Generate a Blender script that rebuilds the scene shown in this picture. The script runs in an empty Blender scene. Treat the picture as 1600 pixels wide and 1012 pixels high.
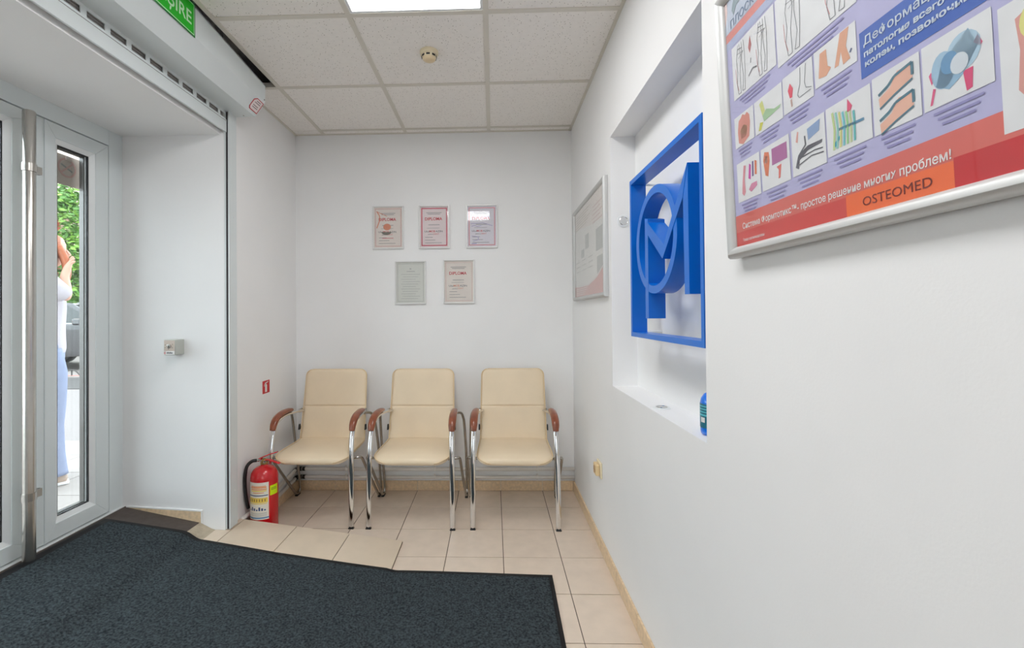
import bpy, bmesh, math, random
from mathutils import Matrix, Vector
random.seed(7)
SC = bpy.context.scene
COL = SC.collection
PI = math.pi

# ---------------------------------------------------------------- camera
CAM_H = 1.2666
yaw, pit, rol = 0.0275, 0.0084, -0.0084
fwd = Vector((-math.sin(yaw)*math.cos(pit), math.cos(yaw)*math.cos(pit), math.sin(pit)))
rt = Vector((math.cos(yaw), math.sin(yaw), 0)); up = rt.cross(fwd)
r2 = rt*math.cos(rol) + up*math.sin(rol); u2 = -rt*math.sin(rol) + up*math.cos(rol)
cd = bpy.data.cameras.new('camera'); cam = bpy.data.objects.new('camera', cd); COL.objects.link(cam)
cam.matrix_world = Matrix(((r2.x, u2.x, -fwd.x, 0), (r2.y, u2.y, -fwd.y, 0), (r2.z, u2.z, -fwd.z, CAM_H), (0, 0, 0, 1)))
cd.sensor_width = 36; cd.lens = 694.387/1600*36
cd.shift_x = (800-751.985)/1600; cd.shift_y = (483.683-506)/1600
cd.clip_start = 0.02; cd.clip_end = 200
SC.camera = cam

# ---------------------------------------------------------------- world, exposure
wd = bpy.data.worlds.new('overcast_sky'); SC.world = wd; wd.use_nodes = True
bg = wd.node_tree.nodes['Background']
bg.inputs[0].default_value = (0.83, 0.92, 1.0, 1); bg.inputs[1].default_value = 2.8
PANEL_L = 6.6
SC.view_settings.view_transform = 'Standard'; SC.view_settings.look = 'None'
SC.view_settings.exposure = 1.04; SC.view_settings.gamma = 1.0; SC.view_settings.use_curve_mapping = False

# ---------------------------------------------------------------- room numbers (metres)
XL, XR, YB, ZC = -1.436, 0.5665, 3.196, 2.573
YR = -4.2                     # wall behind the camera
DX = -1.993                   # room face of the entrance door
XO = -2.12                    # outer face of the facade
YN, YN0 = 2.335, 0.85         # jambs of the entrance opening
ZH = 2.236                    # soffit of the opening
ZG = 0.15                     # street level
TS, TX0, TY0 = 0.2983, 0.0401, 2.9161

# ---------------------------------------------------------------- materials
def lin(c):
    c = c/255.0
    return c/12.92 if c <= 0.04045 else ((c+0.055)/1.055)**2.4
def L3(rgb): return (lin(rgb[0]), lin(rgb[1]), lin(rgb[2]), 1)
MATS = {}
def mat(name, rgb, rough=0.5, metal=0.0, var=0.04, vscale=8.0, bump=0.0, bscale=60.0, coat=0.0, spec=0.5, emit=0.0, dots=None, detail=3.0):
    if name in MATS: return MATS[name]
    m = bpy.data.materials.new(name); m.use_nodes = True
    nt = m.node_tree; b = nt.nodes['Principled BSDF']
    b.inputs['Roughness'].default_value = rough; b.inputs['Metallic'].default_value = metal
    b.inputs['Specular IOR Level'].default_value = spec; b.inputs['Coat Weight'].default_value = coat
    geo = nt.nodes.new('ShaderNodeNewGeometry')
    base = L3(rgb)
    nz = nt.nodes.new('ShaderNodeTexNoise'); nz.inputs['Scale'].default_value = vscale; nz.inputs['Detail'].default_value = detail
    nt.links.new(geo.outputs['Position'], nz.inputs['Vector'])
    cr = nt.nodes.new('ShaderNodeValToRGB')
    cr.color_ramp.elements[0].position = 0.3; cr.color_ramp.elements[1].position = 0.7
    cr.color_ramp.elements[0].color = tuple(max(0, base[i]*(1-var)) for i in range(3)) + (1,)
    cr.color_ramp.elements[1].color = tuple(min(1, base[i]*(1+var)) for i in range(3)) + (1,)
    nt.links.new(nz.outputs['Fac'], cr.inputs['Fac'])
    out = cr.outputs['Color']
    if dots:                                   # pinholes of a mineral fibre board
        sc, th, dk = dots
        vo = nt.nodes.new('ShaderNodeTexVoronoi'); vo.inputs['Scale'].default_value = sc
        nt.links.new(geo.outputs['Position'], vo.inputs['Vector'])
        lt = nt.nodes.new('ShaderNodeMath'); lt.operation = 'LESS_THAN'; lt.inputs[1].default_value = th
        nt.links.new(vo.outputs['Distance'], lt.inputs[0])
        mx = nt.nodes.new('ShaderNodeMix'); mx.data_type = 'RGBA'
        nt.links.new(lt.outputs[0], mx.inputs['Factor']); nt.links.new(out, mx.inputs['A'])
        mx.inputs['B'].default_value = L3(dk); out = mx.outputs['Result']
    nt.links.new(out, b.inputs['Base Color'])
    if emit > 0:
        b.inputs['Emission Color'].default_value = base; b.inputs['Emission Strength'].default_value = emit
    if bump > 0:
        n2 = nt.nodes.new('ShaderNodeTexNoise'); n2.inputs['Scale'].default_value = bscale; n2.inputs['Detail'].default_value = 4
        nt.links.new(geo.outputs['Position'], n2.inputs['Vector'])
        bp = nt.nodes.new('ShaderNodeBump'); bp.inputs['Strength'].default_value = bump; bp.inputs['Distance'].default_value = 0.004
        nt.links.new(n2.outputs['Fac'], bp.inputs['Height']); nt.links.new(bp.outputs['Normal'], b.inputs['Normal'])
    MATS[name] = m
    return m
def glass_mat(name, tint=(1, 1, 1), ior=1.45, rough=0.0):
    if name in MATS: return MATS[name]
    m = bpy.data.materials.new(name); m.use_nodes = True; nt = m.node_tree
    nt.nodes.remove(nt.nodes['Principled BSDF']); o = nt.nodes['Material Output']
    t = nt.nodes.new('ShaderNodeBsdfTransparent'); t.inputs[0].default_value = (*tint, 1)
    g = nt.nodes.new('ShaderNodeBsdfGlossy'); g.inputs['Roughness'].default_value = rough
    f0 = ((ior-1)/(ior+1))**2                       # Schlick reflectance, the same from both faces
    lw = nt.nodes.new('ShaderNodeLayerWeight'); lw.inputs['Blend'].default_value = 0.5
    pw = nt.nodes.new('ShaderNodeMath'); pw.operation = 'POWER'; pw.inputs[1].default_value = 5.0
    fr = nt.nodes.new('ShaderNodeMath'); fr.operation = 'MULTIPLY_ADD'; fr.inputs[1].default_value = 1-f0; fr.inputs[2].default_value = f0
    nt.links.new(lw.outputs['Facing'], pw.inputs[0]); nt.links.new(pw.outputs[0], fr.inputs[0])
    mx = nt.nodes.new('ShaderNodeMixShader')
    nt.links.new(fr.outputs[0], mx.inputs[0]); nt.links.new(t.outputs[0], mx.inputs[1]); nt.links.new(g.outputs[0], mx.inputs[2])
    nt.links.new(mx.outputs[0], o.inputs[0])
    MATS[name] = m
    return m
def emit_mat(name, rgb, s):
    m = bpy.data.materials.new(name); m.use_nodes = True; nt = m.node_tree
    b = nt.nodes['Principled BSDF']; b.inputs['Base Color'].default_value = (0.9, 0.9, 0.9, 1)
    b.inputs['Emission Color'].default_value = (*rgb, 1); b.inputs['Emission Strength'].default_value = s
    return m

WHITE = mat('white_wall_paint', (246, 245, 244), 0.6, var=0.012, vscale=3, bump=0.05, bscale=180)
SOFFIT = WHITE
CEIL = mat('mineral_fibre_board', (250, 245, 239), 0.9, var=0.02, vscale=40, dots=(75, 0.15, (176, 168, 158)))
TBAR = mat('ceiling_grid_enamel', (222, 216, 204), 0.45, var=0.01)
DARK = mat('dusty_slab', (120, 110, 98), 0.9, var=.2)
TILE = mat('beige_floor_tile', (228, 209, 190), 0.22, var=0.035, vscale=14, bump=0.03, bscale=30)
TILE2 = mat('worn_ramp_tile', (222, 203, 180), 0.3, var=0.04, vscale=10)
GROUT = mat('dark_grout', (84, 68, 58), 0.9, var=0.12, vscale=30)
SKIRT = mat('sand_skirting_tile', (228, 200, 164), 0.35, var=0.12, vscale=60)
CEMENT = mat('rough_cement', (182, 168, 146), 0.9, var=0.12, vscale=40, bump=0.5, bscale=80)
BROWN = mat('brown_entry_rubber', (78, 68, 63), 0.7, var=0.14, vscale=30, bump=0.2, bscale=90)
PVC = mat('white_pvc_profile', (222, 228, 228), 0.3, var=0.008)
PVCB = mat('bright_pvc_bead', (234, 236, 236), 0.3, var=0.008)
GASK = mat('black_rubber_gasket', (22, 18, 22), 0.6)
SPACER = mat('grey_glass_spacer', (120, 118, 116), 0.35, metal=0.7)
STEEL = mat('brushed_steel', (196, 192, 186), 0.25, metal=1.0, var=0.04, vscale=40)
CHROME = mat('chrome_tube', (222, 222, 222), 0.09, metal=1.0, var=0.02)
CHROME2 = mat('dull_chrome_tube', (176, 172, 166), 0.2, metal=1.0, var=0.05)
WOOD = mat('varnished_beech_arm', (138, 72, 44), 0.28, var=0.22, vscale=26, coat=0.3)
CREAM = mat('cream_leatherette', (238, 217, 186), 0.45, var=0.03, vscale=6, bump=0.06, bscale=220)
CREAM2 = mat('cream_piping', (234, 208, 166), 0.45, var=0.03)
BLACKP = mat('black_plastic', (26, 26, 28), 0.45)
RED = mat('red_enamel', (205, 18, 28), 0.22, coat=0.5, var=0.02)
BLUE = mat('blue_acrylic_sign', (0, 113, 214), 0.3, var=0.03)
ALU = mat('satin_aluminium', (206, 206, 204), 0.5, metal=0.6, var=0.02)
SILV = mat('pale_silver_frame', (232, 231, 229), 0.35, metal=0.15, var=0.02)
PAPER = mat('white_paper', (236, 234, 232), 0.6, var=0.01)
PIPE = mat('painted_pipe', (238, 232, 224), 0.4, var=0.05)
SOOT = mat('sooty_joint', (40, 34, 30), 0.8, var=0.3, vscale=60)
MATP = mat('charcoal_carpet_pile', (63, 69, 72), 1.0, var=0.6, vscale=120, bump=0.9, bscale=300, spec=0.05, detail=5)
RUB = mat('black_mat_rubber', (20, 20, 22), 0.8)
IVORY = mat('ivory_plastic', (236, 222, 190), 0.4)
GREEN = mat('exit_green', (0, 182, 12), 0.4, var=0.02)
PALEG = mat('pale_luminous_green', (196, 240, 196), 0.4, var=0.02)
GLASS = glass_mat('door_glass', (0.97, 0.985, 0.98))
COVER = glass_mat('clear_cover_sheet', (1, 1, 1), 1.4, 0.03)

# ---------------------------------------------------------------- mesh helpers
ORG = {}                                             # world origin of every unrotated parent
class MB:
    def __init__(self): self.v = []; self.f = []; self.m = []; self.mi = 0
    def add(self, vs, fs):
        n = len(self.v); self.v += [tuple(x) for x in vs]
        for f in fs: self.f.append(tuple(i+n for i in f)); self.m.append(self.mi)
        return self
    def box(self, x0, x1, y0, y1, z0, z1):
        vs = [(x0,y0,z0),(x1,y0,z0),(x1,y1,z0),(x0,y1,z0),(x0,y0,z1),(x1,y0,z1),(x1,y1,z1),(x0,y1,z1)]
        return self.add(vs, [(3,2,1,0),(4,5,6,7),(0,1,5,4),(1,2,6,5),(2,3,7,6),(3,0,4,7)])
    def poly(self, pts): return self.add(pts, [tuple(range(len(pts)))])
    def prism(self, pts, d):                          # pts: loop of 3D points, d: offset vector
        n = len(pts); d = Vector(d)
        vs = [Vector(p) for p in pts] + [Vector(p)+d for p in pts]
        fs = [tuple(range(n))[::-1], tuple(range(n, 2*n))] + [(i, (i+1) % n, (i+1) % n+n, i+n) for i in range(n)]
        return self.add(vs, fs)
    def ring(self, outer, inner, d):                  # prism with a hole, both loops with the same count
        n = len(outer); d = Vector(d)
        o = [Vector(p) for p in outer]; i_ = [Vector(p) for p in inner]
        vs = o + i_ + [p+d for p in o] + [p+d for p in i_]; fs = []
        for a in range(n):
            b = (a+1) % n
            fs += [(b, a, a+n, b+n), (a+2*n, b+2*n, b+3*n, a+3*n), (a, b, b+2*n, a+2*n), (b+n, a+n, a+3*n, b+3*n)]
        return self.add(vs, fs)
    def lathe(self, c, prof, n=24, axis='z', a0=0.0, a1=2*PI, cap=True):
        full = abs(a1-a0-2*PI) < 1e-6; k = n if full else n+1; vs = []; fs = []
        for r, h in prof:
            for i in range(k):
                a = a0+(a1-a0)*i/n; p = (r*math.cos(a), r*math.sin(a), h)
                if axis == 'x': p = (h, p[0], p[1])
                if axis == 'y': p = (p[1], h, p[0])
                vs.append((c[0]+p[0], c[1]+p[1], c[2]+p[2]))
        for j in range(len(prof)-1):
            for i in range(n):
                a, b = i, (i+1) % k if full else i+1
                fs.append((j*k+a, j*k+b, (j+1)*k+b, (j+1)*k+a))
        if full and cap:
            if prof[0][0] > 1e-5: fs.append(tuple(range(k))[::-1])
            if prof[-1][0] > 1e-5: fs.append(tuple((len(prof)-1)*k+i for i in range(k)))
        return self.add(vs, fs)
    def tube(self, pts, r, n=10, smooth=0, rx=None, ref=(1, 0, 0), cap=True, radii=None):
        P = [Vector(p) for p in pts]
        if smooth:
            Q = []; RR = []
            for i in range(len(P)-1):
                p0, p1, p2, p3 = P[max(i-1, 0)], P[i], P[i+1], P[min(i+2, len(P)-1)]
                for s in range(smooth):
                    t = s/smooth
                    Q.append(0.5*((2*p1)+(p2-p0)*t+(2*p0-5*p1+4*p2-p3)*t*t+(3*p1-p0-3*p2+p3)*t**3))
                    if radii: RR.append(radii[i]*(1-t)+radii[i+1]*t)
            Q.append(P[-1]); P = Q
            if radii: radii = RR+[radii[-1]]
        vs = []; fs = []; R0 = Vector(ref); rx = rx or r
        for i, p in enumerate(P):
            t = (P[min(i+1, len(P)-1)]-P[max(i-1, 0)]).normalized()
            a = R0-t*R0.dot(t)
            if a.length < 0.05: a = Vector((0, 0, 1))-t*t.z if abs(t.z) < 0.9 else Vector((0, 1, 0))-t*t.y
            a.normalize(); b = t.cross(a); R0 = a if ref is None else R0
            k = radii[i]/r if radii else 1
            for j in range(n):
                q = 2*PI*j/n; vs.append(p+a*(rx*k*math.cos(q))+b*(r*k*math.sin(q)))
        for i in range(len(P)-1):
            for j in range(n): fs.append((i*n+j, i*n+(j+1) % n, (i+1)*n+(j+1) % n, (i+1)*n+j))
        if cap: fs += [tuple(range(n))[::-1], tuple((len(P)-1)*n+j for j in range(n))]
        return self.add(vs, fs)
    def build(self, name, m, parent=None, smooth=False, bevel=0.0, seg=2, local=False, subsurf=0, org=None):
        o_ = ORG.get(parent.name, Vector((0, 0, 0))) if parent and not local else Vector((0, 0, 0))
        if parent is None and org is not None: o_ = Vector(org)
        me = bpy.data.meshes.new(name)
        me.from_pydata([tuple(Vector(v)-o_) for v in self.v], [], self.f)
        ms = m if isinstance(m, (list, tuple)) else [m]
        for x in ms: me.materials.append(x)
        if len(ms) > 1: me.polygons.foreach_set('material_index', self.m)
        bm = bmesh.new(); bm.from_mesh(me); bmesh.ops.recalc_face_normals(bm, faces=bm.faces); bm.to_mesh(me); bm.free()
        if smooth:
            me.polygons.foreach_set('use_smooth', [True]*len(me.polygons))
        ob = bpy.data.objects.new(name, me); COL.objects.link(ob)
        if parent: ob.parent = parent
        elif org is not None: ob.location = org
        ORG[ob.name] = o_ if not local else Vector((0, 0, 0))
        if smooth and smooth != 'all':
            try:
                me.set_sharp_from_angle(angle=math.radians(40))
            except Exception: pass
        if bevel:
            md = ob.modifiers.new('bevel', 'BEVEL'); md.width = bevel; md.segments = seg; md.limit_method = 'ANGLE'; md.angle_limit = math.radians(35)
        if subsurf:
            md = ob.modifiers.new('sub', 'SUBSURF'); md.levels = subsurf; md.render_levels = subsurf
        return ob
def thing(name, label, cat, loc=(0, 0, 0), rz=0.0, group=None):
    o = bpy.data.objects.new(name, None); COL.objects.link(o); o.location = loc; o.rotation_euler = (0, 0, rz)
    o.empty_display_size = 0.05
    ORG[o.name] = Vector(loc); return tag(o, label, cat, group)
def tag(o, label, cat, group=None):
    o['label'] = label; o['category'] = cat
    if group: o['group'] = group
    return o
def struct(o, label=None):
    o['kind'] = 'structure'
    if label: o['label'] = label
    return o
def copy_tree(o, parent=None):
    c = o.copy(); COL.objects.link(c); c.parent = parent
    for ch in list(o.children): copy_tree(ch, c)
    return c
def arc(cx, cy, r, a0, a1, n):
    return [(cx+r*math.cos(a0+(a1-a0)*i/n), cy+r*math.sin(a0+(a1-a0)*i/n)) for i in range(n+1)]

TXT = {}
def text2d(body, bold=0.0):
    if (body, bold) in TXT: return TXT[(body, bold)]
    c = bpy.data.curves.new('tmp', 'FONT'); c.body = body; c.offset = bold; c.resolution_u = 3
    o = bpy.data.objects.new('tmp', c); COL.objects.link(o)
    bpy.context.view_layer.update()
    me = o.evaluated_get(bpy.context.evaluated_depsgraph_get()).to_mesh()
    vs = [(v.co.x, v.co.y) for v in me.vertices]; fs = [tuple(p.vertices) for p in me.polygons]
    bpy.data.objects.remove(o); bpy.data.curves.remove(c)
    x0 = min(v[0] for v in vs); x1 = max(v[0] for v in vs)
    TXT[(body, bold)] = ([((x-x0)/(x1-x0), y/0.729) for x, y in vs], fs)   # 0..1 wide, cap height 1
    return TXT[(body, bold)]
class Plane:                                          # a flat printed sheet: (a right, b up, c out of the sheet)
    def __init__(s, o, u, v):
        s.o = Vector(o); s.u = Vector(u).normalized(); s.v = Vector(v).normalized(); s.n = s.u.cross(s.v)
    def p(s, a, b, c=0.0): return s.o+s.u*a+s.v*b+s.n*c
    def rect(s, mb, a0, a1, b0, b1, c): return mb.poly([s.p(a0, b0, c), s.p(a1, b0, c), s.p(a1, b1, c), s.p(a0, b1, c)])
    def shape(s, mb, pts, c): return mb.poly([s.p(a, b, c) for a, b in pts])
    def text(s, mb, body, a0, b0, w, h, c, bold=0.0, dy=0.0):
        vs, fs = text2d(body, bold)
        return mb.add([s.p(a0+x*w, b0+y*h+x*dy, c) for x, y in vs], fs)
    def line(s, mb, pts, wd, c):                      # a drawn stroke
        for (a0, b0), (a1, b1) in zip(pts, pts[1:]):
            dx, dy = a1-a0, b1-b0; l = math.hypot(dx, dy) or 1; nx, ny = -dy/l*wd/2, dx/l*wd/2
            mb.poly([s.p(a0+nx, b0+ny, c), s.p(a0-nx, b0-ny, c), s.p(a1-nx, b1-ny, c), s.p(a1+nx, b1+ny, c)])
    def box(s, mb, a0, a1, b0, b1, c0, c1):
        return mb.prism([s.p(a0, b0, c0), s.p(a1, b0, c0), s.p(a1, b1, c0), s.p(a0, b1, c0)], s.n*(c1-c0))

# ================================================================ THE SETTING
# floor: grout bed with one object for each tile
fl = struct(MB().box(XL-0.02, XR+0.02, YR, YB, -0.06, -0.003).build('floor', GROUT))
full = None; g = 0.0019
ks = [TX0+TS*k for k in range(-6, 4)]
for i in range(len(ks)-1):
    x0, x1 = max(ks[i], XL), min(ks[i+1], XR)
    if x1-x0 < 0.02: continue
    for j in range(-1, 25):
        y1, y0 = min(TY0-TS*j, YB-0.004), max(TY0-TS*(j+1), YR)
        if y1-y0 < 0.02: continue
        if x1 < -0.52 and y1 < 2.45: continue
        w, d = x1-x0-2*g, y1-y0-2*g
        whole = abs(w-(TS-2*g)) < 1e-4 and abs(d-(TS-2*g)) < 1e-4
        if whole and full:
            o = bpy.data.objects.new('tile', full); COL.objects.link(o); o.parent = fl
        else:
            o = MB().box(-w/2, w/2, -d/2, d/2, -0.005, 0).build('tile', TILE, fl, local=True)
            if whole: full = o.data
        o.location = ((x0+x1)/2, (y0+y1)/2, random.uniform(-0.0003, 0.0003))
# walls
struct(MB().box(XL-0.7, XR+0.25, YB, YB+0.15, -0.06, 2.9).build('wall_back', WHITE))
WX0, WX1, WZ0, WZ1 = -0.36, 0.50, 0.30, 2.50         # unseen window behind the camera, added to let daylight into the room
struct(MB().box(XL-0.7, WX0, YR-0.15, YR, -0.06, 2.9).box(WX1, XR+0.25, YR-0.15, YR, -0.06, 2.9).box(WX0, WX1, YR-0.15, YR, -0.06, WZ0).box(WX0, WX1, YR-0.15, YR, WZ1, 2.9).build('wall_front', WHITE))
wn = struct(MB().ring([(WX0, YR-.12, WZ0), (WX1, YR-.12, WZ0), (WX1, YR-.12, WZ1), (WX0, YR-.12, WZ1)], [(WX0+.06, YR-.12, WZ0+.06), (WX1-.06, YR-.12, WZ0+.06), (WX1-.06, YR-.12, WZ1-.06), (WX0+.06, YR-.12, WZ1-.06)], (0, .07, 0)).build('added_window_1', PVC), 'added unseen white window for daylight, in the wall facing the diplomas')
MB().box((WX0+WX1)/2-.04, (WX0+WX1)/2+.04, YR-.12, YR-.05, WZ0+.06, WZ1-.06).build('mullion', PVC, wn)
for a_, c_ in ((WX0+.06, (WX0+WX1)/2-.04), ((WX0+WX1)/2+.04, WX1-.06)): MB().box(a_, c_, YR-.09, YR-.084, WZ0+.06, WZ1-.06).build('pane', GLASS, wn)
struct(MB().box(WX0-.03, WX1+.03, YR-.05, YR+.1, WZ0-.03, WZ0).build('trim_3', PVC), 'white sill of the added window')
NY0, NY1, NZ0, NZ1, NX = 1.205, 2.142, 0.915, 2.107, 0.685
w = MB(); xo = XR+0.22
w.box(XR, xo, YR, NY0, -0.06, 2.9).box(XR, xo, NY1, YB, -0.06, 2.9).box(XR, xo, NY0, NY1, -0.06, NZ0).box(XR, xo, NY0, NY1, NZ1, 2.9).box(NX, xo, NY0, NY1, NZ0, NZ1)
struct(w.build('wall_right', WHITE), 'white wall with a shallow display niche')
w = MB(); w.box(XO, XL, YN, YB, -0.06, 2.9).box(XO, XL, YR, YN0, -0.06, 2.9).box(XO, XL-.018, YN0, YN, ZH, 2.9)
struct(w.build('wall_left', WHITE), 'white wall with the deep entrance opening')
struct(MB().box(XO-0.3, XR+0.25, YR-0.15, YB+0.15, 2.9, 3.0).build('trim_1', DARK), 'slab hidden above the hung ceiling')
# hung ceiling: grid bars and boards
gx = [-1.2228, -0.6228, -0.0228, XR]; gy = [1.9176+0.6*j for j in range(-10, 3)]
ce = struct(MB().box(XL, XR, YB-0.016, YB, ZC-0.001, ZC+0.02).box(XR-0.016, XR, YR, YB, ZC-0.001, ZC+0.02).box(XL, XL+0.016, 2.5176, YB, ZC-0.001, ZC+0.02).box(XL, XR, YR, YR+0.016, ZC-0.001, ZC+0.02).build('ceiling', TBAR), 'hung ceiling of white mineral boards')
for x in gx[:3]: MB().box(x-0.012, x+0.012, YR+0.016, YB-0.016, ZC, ZC+0.03).build('grid_bar', TBAR, ce)
for y in gy:
    for i in range(3): MB().box(gx[i]+0.012, gx[i+1]-(0.012 if i < 2 else 0.016), y-0.012, y+0.012, ZC, ZC+0.028).build('grid_bar', TBAR, ce)
MB().box(XL+0.016, gx[0]-0.012, 2.5176-0.012, 2.5176+0.012, ZC, ZC+0.028).build('grid_bar', TBAR, ce)
lights = {(1, 10), (1, 8), (1, 2)}                  # boards replaced by light panels (column 1), rearmost added to light the room
ys = [YR]+gy+[YB]
cm = None
for i in range(-1, 3):
    x0, x1 = (XL+0.004, gx[0]) if i < 0 else (gx[i], gx[i+1])
    for j in range(len(ys)-1):
        y0, y1 = ys[j], ys[j+1]
        if (i, j) in lights: continue
        if i < 0 and y0 < 2.5: continue
        w_, d_ = x1-x0-0.006, y1-y0-0.006
        whole = abs(w_-0.594) < 1e-3 and abs(d_-0.594) < 1e-3
        if whole and cm: o = bpy.data.objects.new('ceiling_board', cm); COL.objects.link(o); o.parent = ce
        else:
            o = MB().box(-w_/2, w_/2, -d_/2, d_/2, 0, 0.014).build('ceiling_board', CEIL, ce, local=True)
            if whole: cm = o.data
        o.location = ((x0+x1)/2, (y0+y1)/2, ZC+0.004)
LPM = emit_mat('lit_diffuser', (0.97, 0.985, 1.0), PANEL_L)
LLAB = ['square lit ceiling panel ahead, between the mineral boards', 'square lit ceiling panel, second from the diploma wall', 'added unseen lit ceiling panel, farthest from the diploma wall']
for (i, j), lb in zip(sorted(lights, reverse=True), LLAB):
    x0, x1, y0, y1 = gx[i]+0.012, gx[i+1]-0.012, ys[j]+0.012, ys[j+1]-0.012
    t = thing('ceiling_light', lb, 'light', ((x0+x1)/2, (y0+y1)/2, ZC), group='ceiling light panels')
    MB().ring([(x0, y0, ZC+.002), (x1, y0, ZC+.002), (x1, y1, ZC+.002), (x0, y1, ZC+.002)], [(x0+.012, y0+.012, ZC+.002), (x1-.012, y0+.012, ZC+.002), (x1-.012, y1-.012, ZC+.002), (x0+.012, y1-.012, ZC+.002)], (0, 0, .02)).build('frame', PVCB, t)
    MB().box(x0+.012, x1-.012, y0+.012, y1-.012, ZC+.006, ZC+.012).build('diffuser', LPM, t)
    MB().box(x0, x1, y0, y1, ZC+.022, ZC+.04).build('housing', TBAR, t)
# skirting tiles
def skirt(name, segs, axis, fixed, thick, z0=0.0, h=0.07):
    b = MB()
    lo, hi = segs[0], segs[-1]
    if axis == 'x': b.box(lo, hi, fixed-0.006 if thick > 0 else fixed, fixed if thick > 0 else fixed+0.006, z0+0.001, z0+h-0.006)
    else: b.box(fixed-0.004 if thick > 0 else fixed, fixed if thick > 0 else fixed+0.004, lo, hi, z0+0.001, z0+h-0.006)
    p = struct(b.build(name, WHITE))
    for a0, a1 in zip(segs, segs[1:]):
        q = MB(); lo_, hi_ = (fixed-thick, fixed-0.0005) if thick > 0 else (fixed+0.0005, fixed-thick)
        if axis == 'x': q.box(a0+0.001, a1-0.001, lo_, hi_, z0+0.001, z0+h)
        else: q.box(lo_, hi_, a0+0.001, a1-0.001, z0+0.001, z0+h)
        q.build('skirting_tile', SKIRT, p, bevel=0.0015)
    return p
skirt('baseboard_back', [XL+0.011]+[k for k in ks if XL+0.05 < k < XR-0.05]+[XR-0.011], 'x', YB, 0.011)
skirt('baseboard_right', [YR+.02+TS*k for k in range(25)]+[YB], 'y', XR, 0.010)
skirt('baseboard_left', [2.472, 2.72, TY0, YB], 'y', XL, -0.010)
# sloped entry: brown slab, cement fillet, tiled ramp
def zf(x):
    if x < -1.575: return 0.169+(-1.575-x)*0.2
    if x < -1.50: return 0.130+(-1.50-x)*0.52
    if x < -1.47: return 0.130
    if x < -0.514: return 0.008+0.13*(-0.514-x)
    return 0.0
t = thing('entrance_ramp', 'sloping beige tiled ramp leading up to the entrance door', 'ramp', (-1.2, 1.6, 0))
MB().prism([(DX-.06, YN0, 0), (-1.575, YN0, 0), (-1.575, YN0, zf(-1.5751)), (DX-.06, YN0, zf(DX-.06))], (0, YN-YN0, 0)).build('entry_slab', BROWN, t)['label'] = 'dark brown sloping entry slab before the door'
cb = MB(); nx_, ny_ = 6, 60; vs = []
for a in range(nx_+1):
    for b_ in range(ny_+1):
        x = -1.575+0.13*a/nx_; y = YN0+(YN-YN0)*b_/ny_
        z = (zf(x) if x < -1.50 else 0.130-(x+1.50)*0.05)-0.001-0.002*random.random()
        if a in (0, nx_): z = zf(x)-0.003
        vs.append((x, y, z))
cb.add(vs, [(a*(ny_+1)+b_, (a+1)*(ny_+1)+b_, (a+1)*(ny_+1)+b_+1, a*(ny_+1)+b_+1) for a in range(nx_) for b_ in range(ny_)])
cb.box(-1.575, -1.445, YN0, YN, 0.001, 0.12)
cb.build('cement_fillet', CEMENT, t, smooth=True)
MB().prism([(XL+.001, YN0, 0.001), (-.514, YN0, 0.001), (-.514, YN0, 0.003), (XL+.001, YN0, zf(XL)-0.004)], (0, 2.462-YN0, 0)).build('mortar_bed', GROUT, t)
rx = [-1.488, -1.408, -1.110, -0.812, -0.514]
for i in range(4):
    for j in range(6):
        y1 = 2.465-TS*j; y0 = max(y1-TS+0.003, YN0+.004)
        if i == 0 and j == 0:
            y0b = y0; pts = [(rx[0]+.002, YN-.002), (XL+.002, YN-.002), (XL+.002, y1), (rx[1]-.002, y1), (rx[1]-.002, y0b), (rx[0]+.002, y0b)]
        else: pts = [(rx[i]+.002, y0), (rx[i]+.002, y1), (rx[i+1]-.002, y1), (rx[i+1]-.002, y0)]
        MB().prism([(x, y, zf(x)-0.009) for x, y in pts], (0, 0, 0.009)).build('ramp_tile', TILE2, t)
# sand skirting of the door reveal, with the white caulk line over it
bb = struct(MB().prism([(-1.97, YN, zf(-1.97)-.002), (-1.564, YN, 0.166), (-1.564, YN, .226), (-1.97, YN, .2475)], (0, -.006, 0)).build('baseboard_reveal', SKIRT))
MB().prism([(-1.97, YN, .2475), (-1.564, YN, .226), (-1.557, YN, .226), (-1.557, YN, .233), (-1.97, YN, .2535)], (0, -.007, 0)).prism([(-1.564, YN, .166), (-1.557, YN, .166), (-1.557, YN, .226), (-1.564, YN, .226)], (0, -.007, 0)).build('caulk_line', WHITE, bb)

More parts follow.
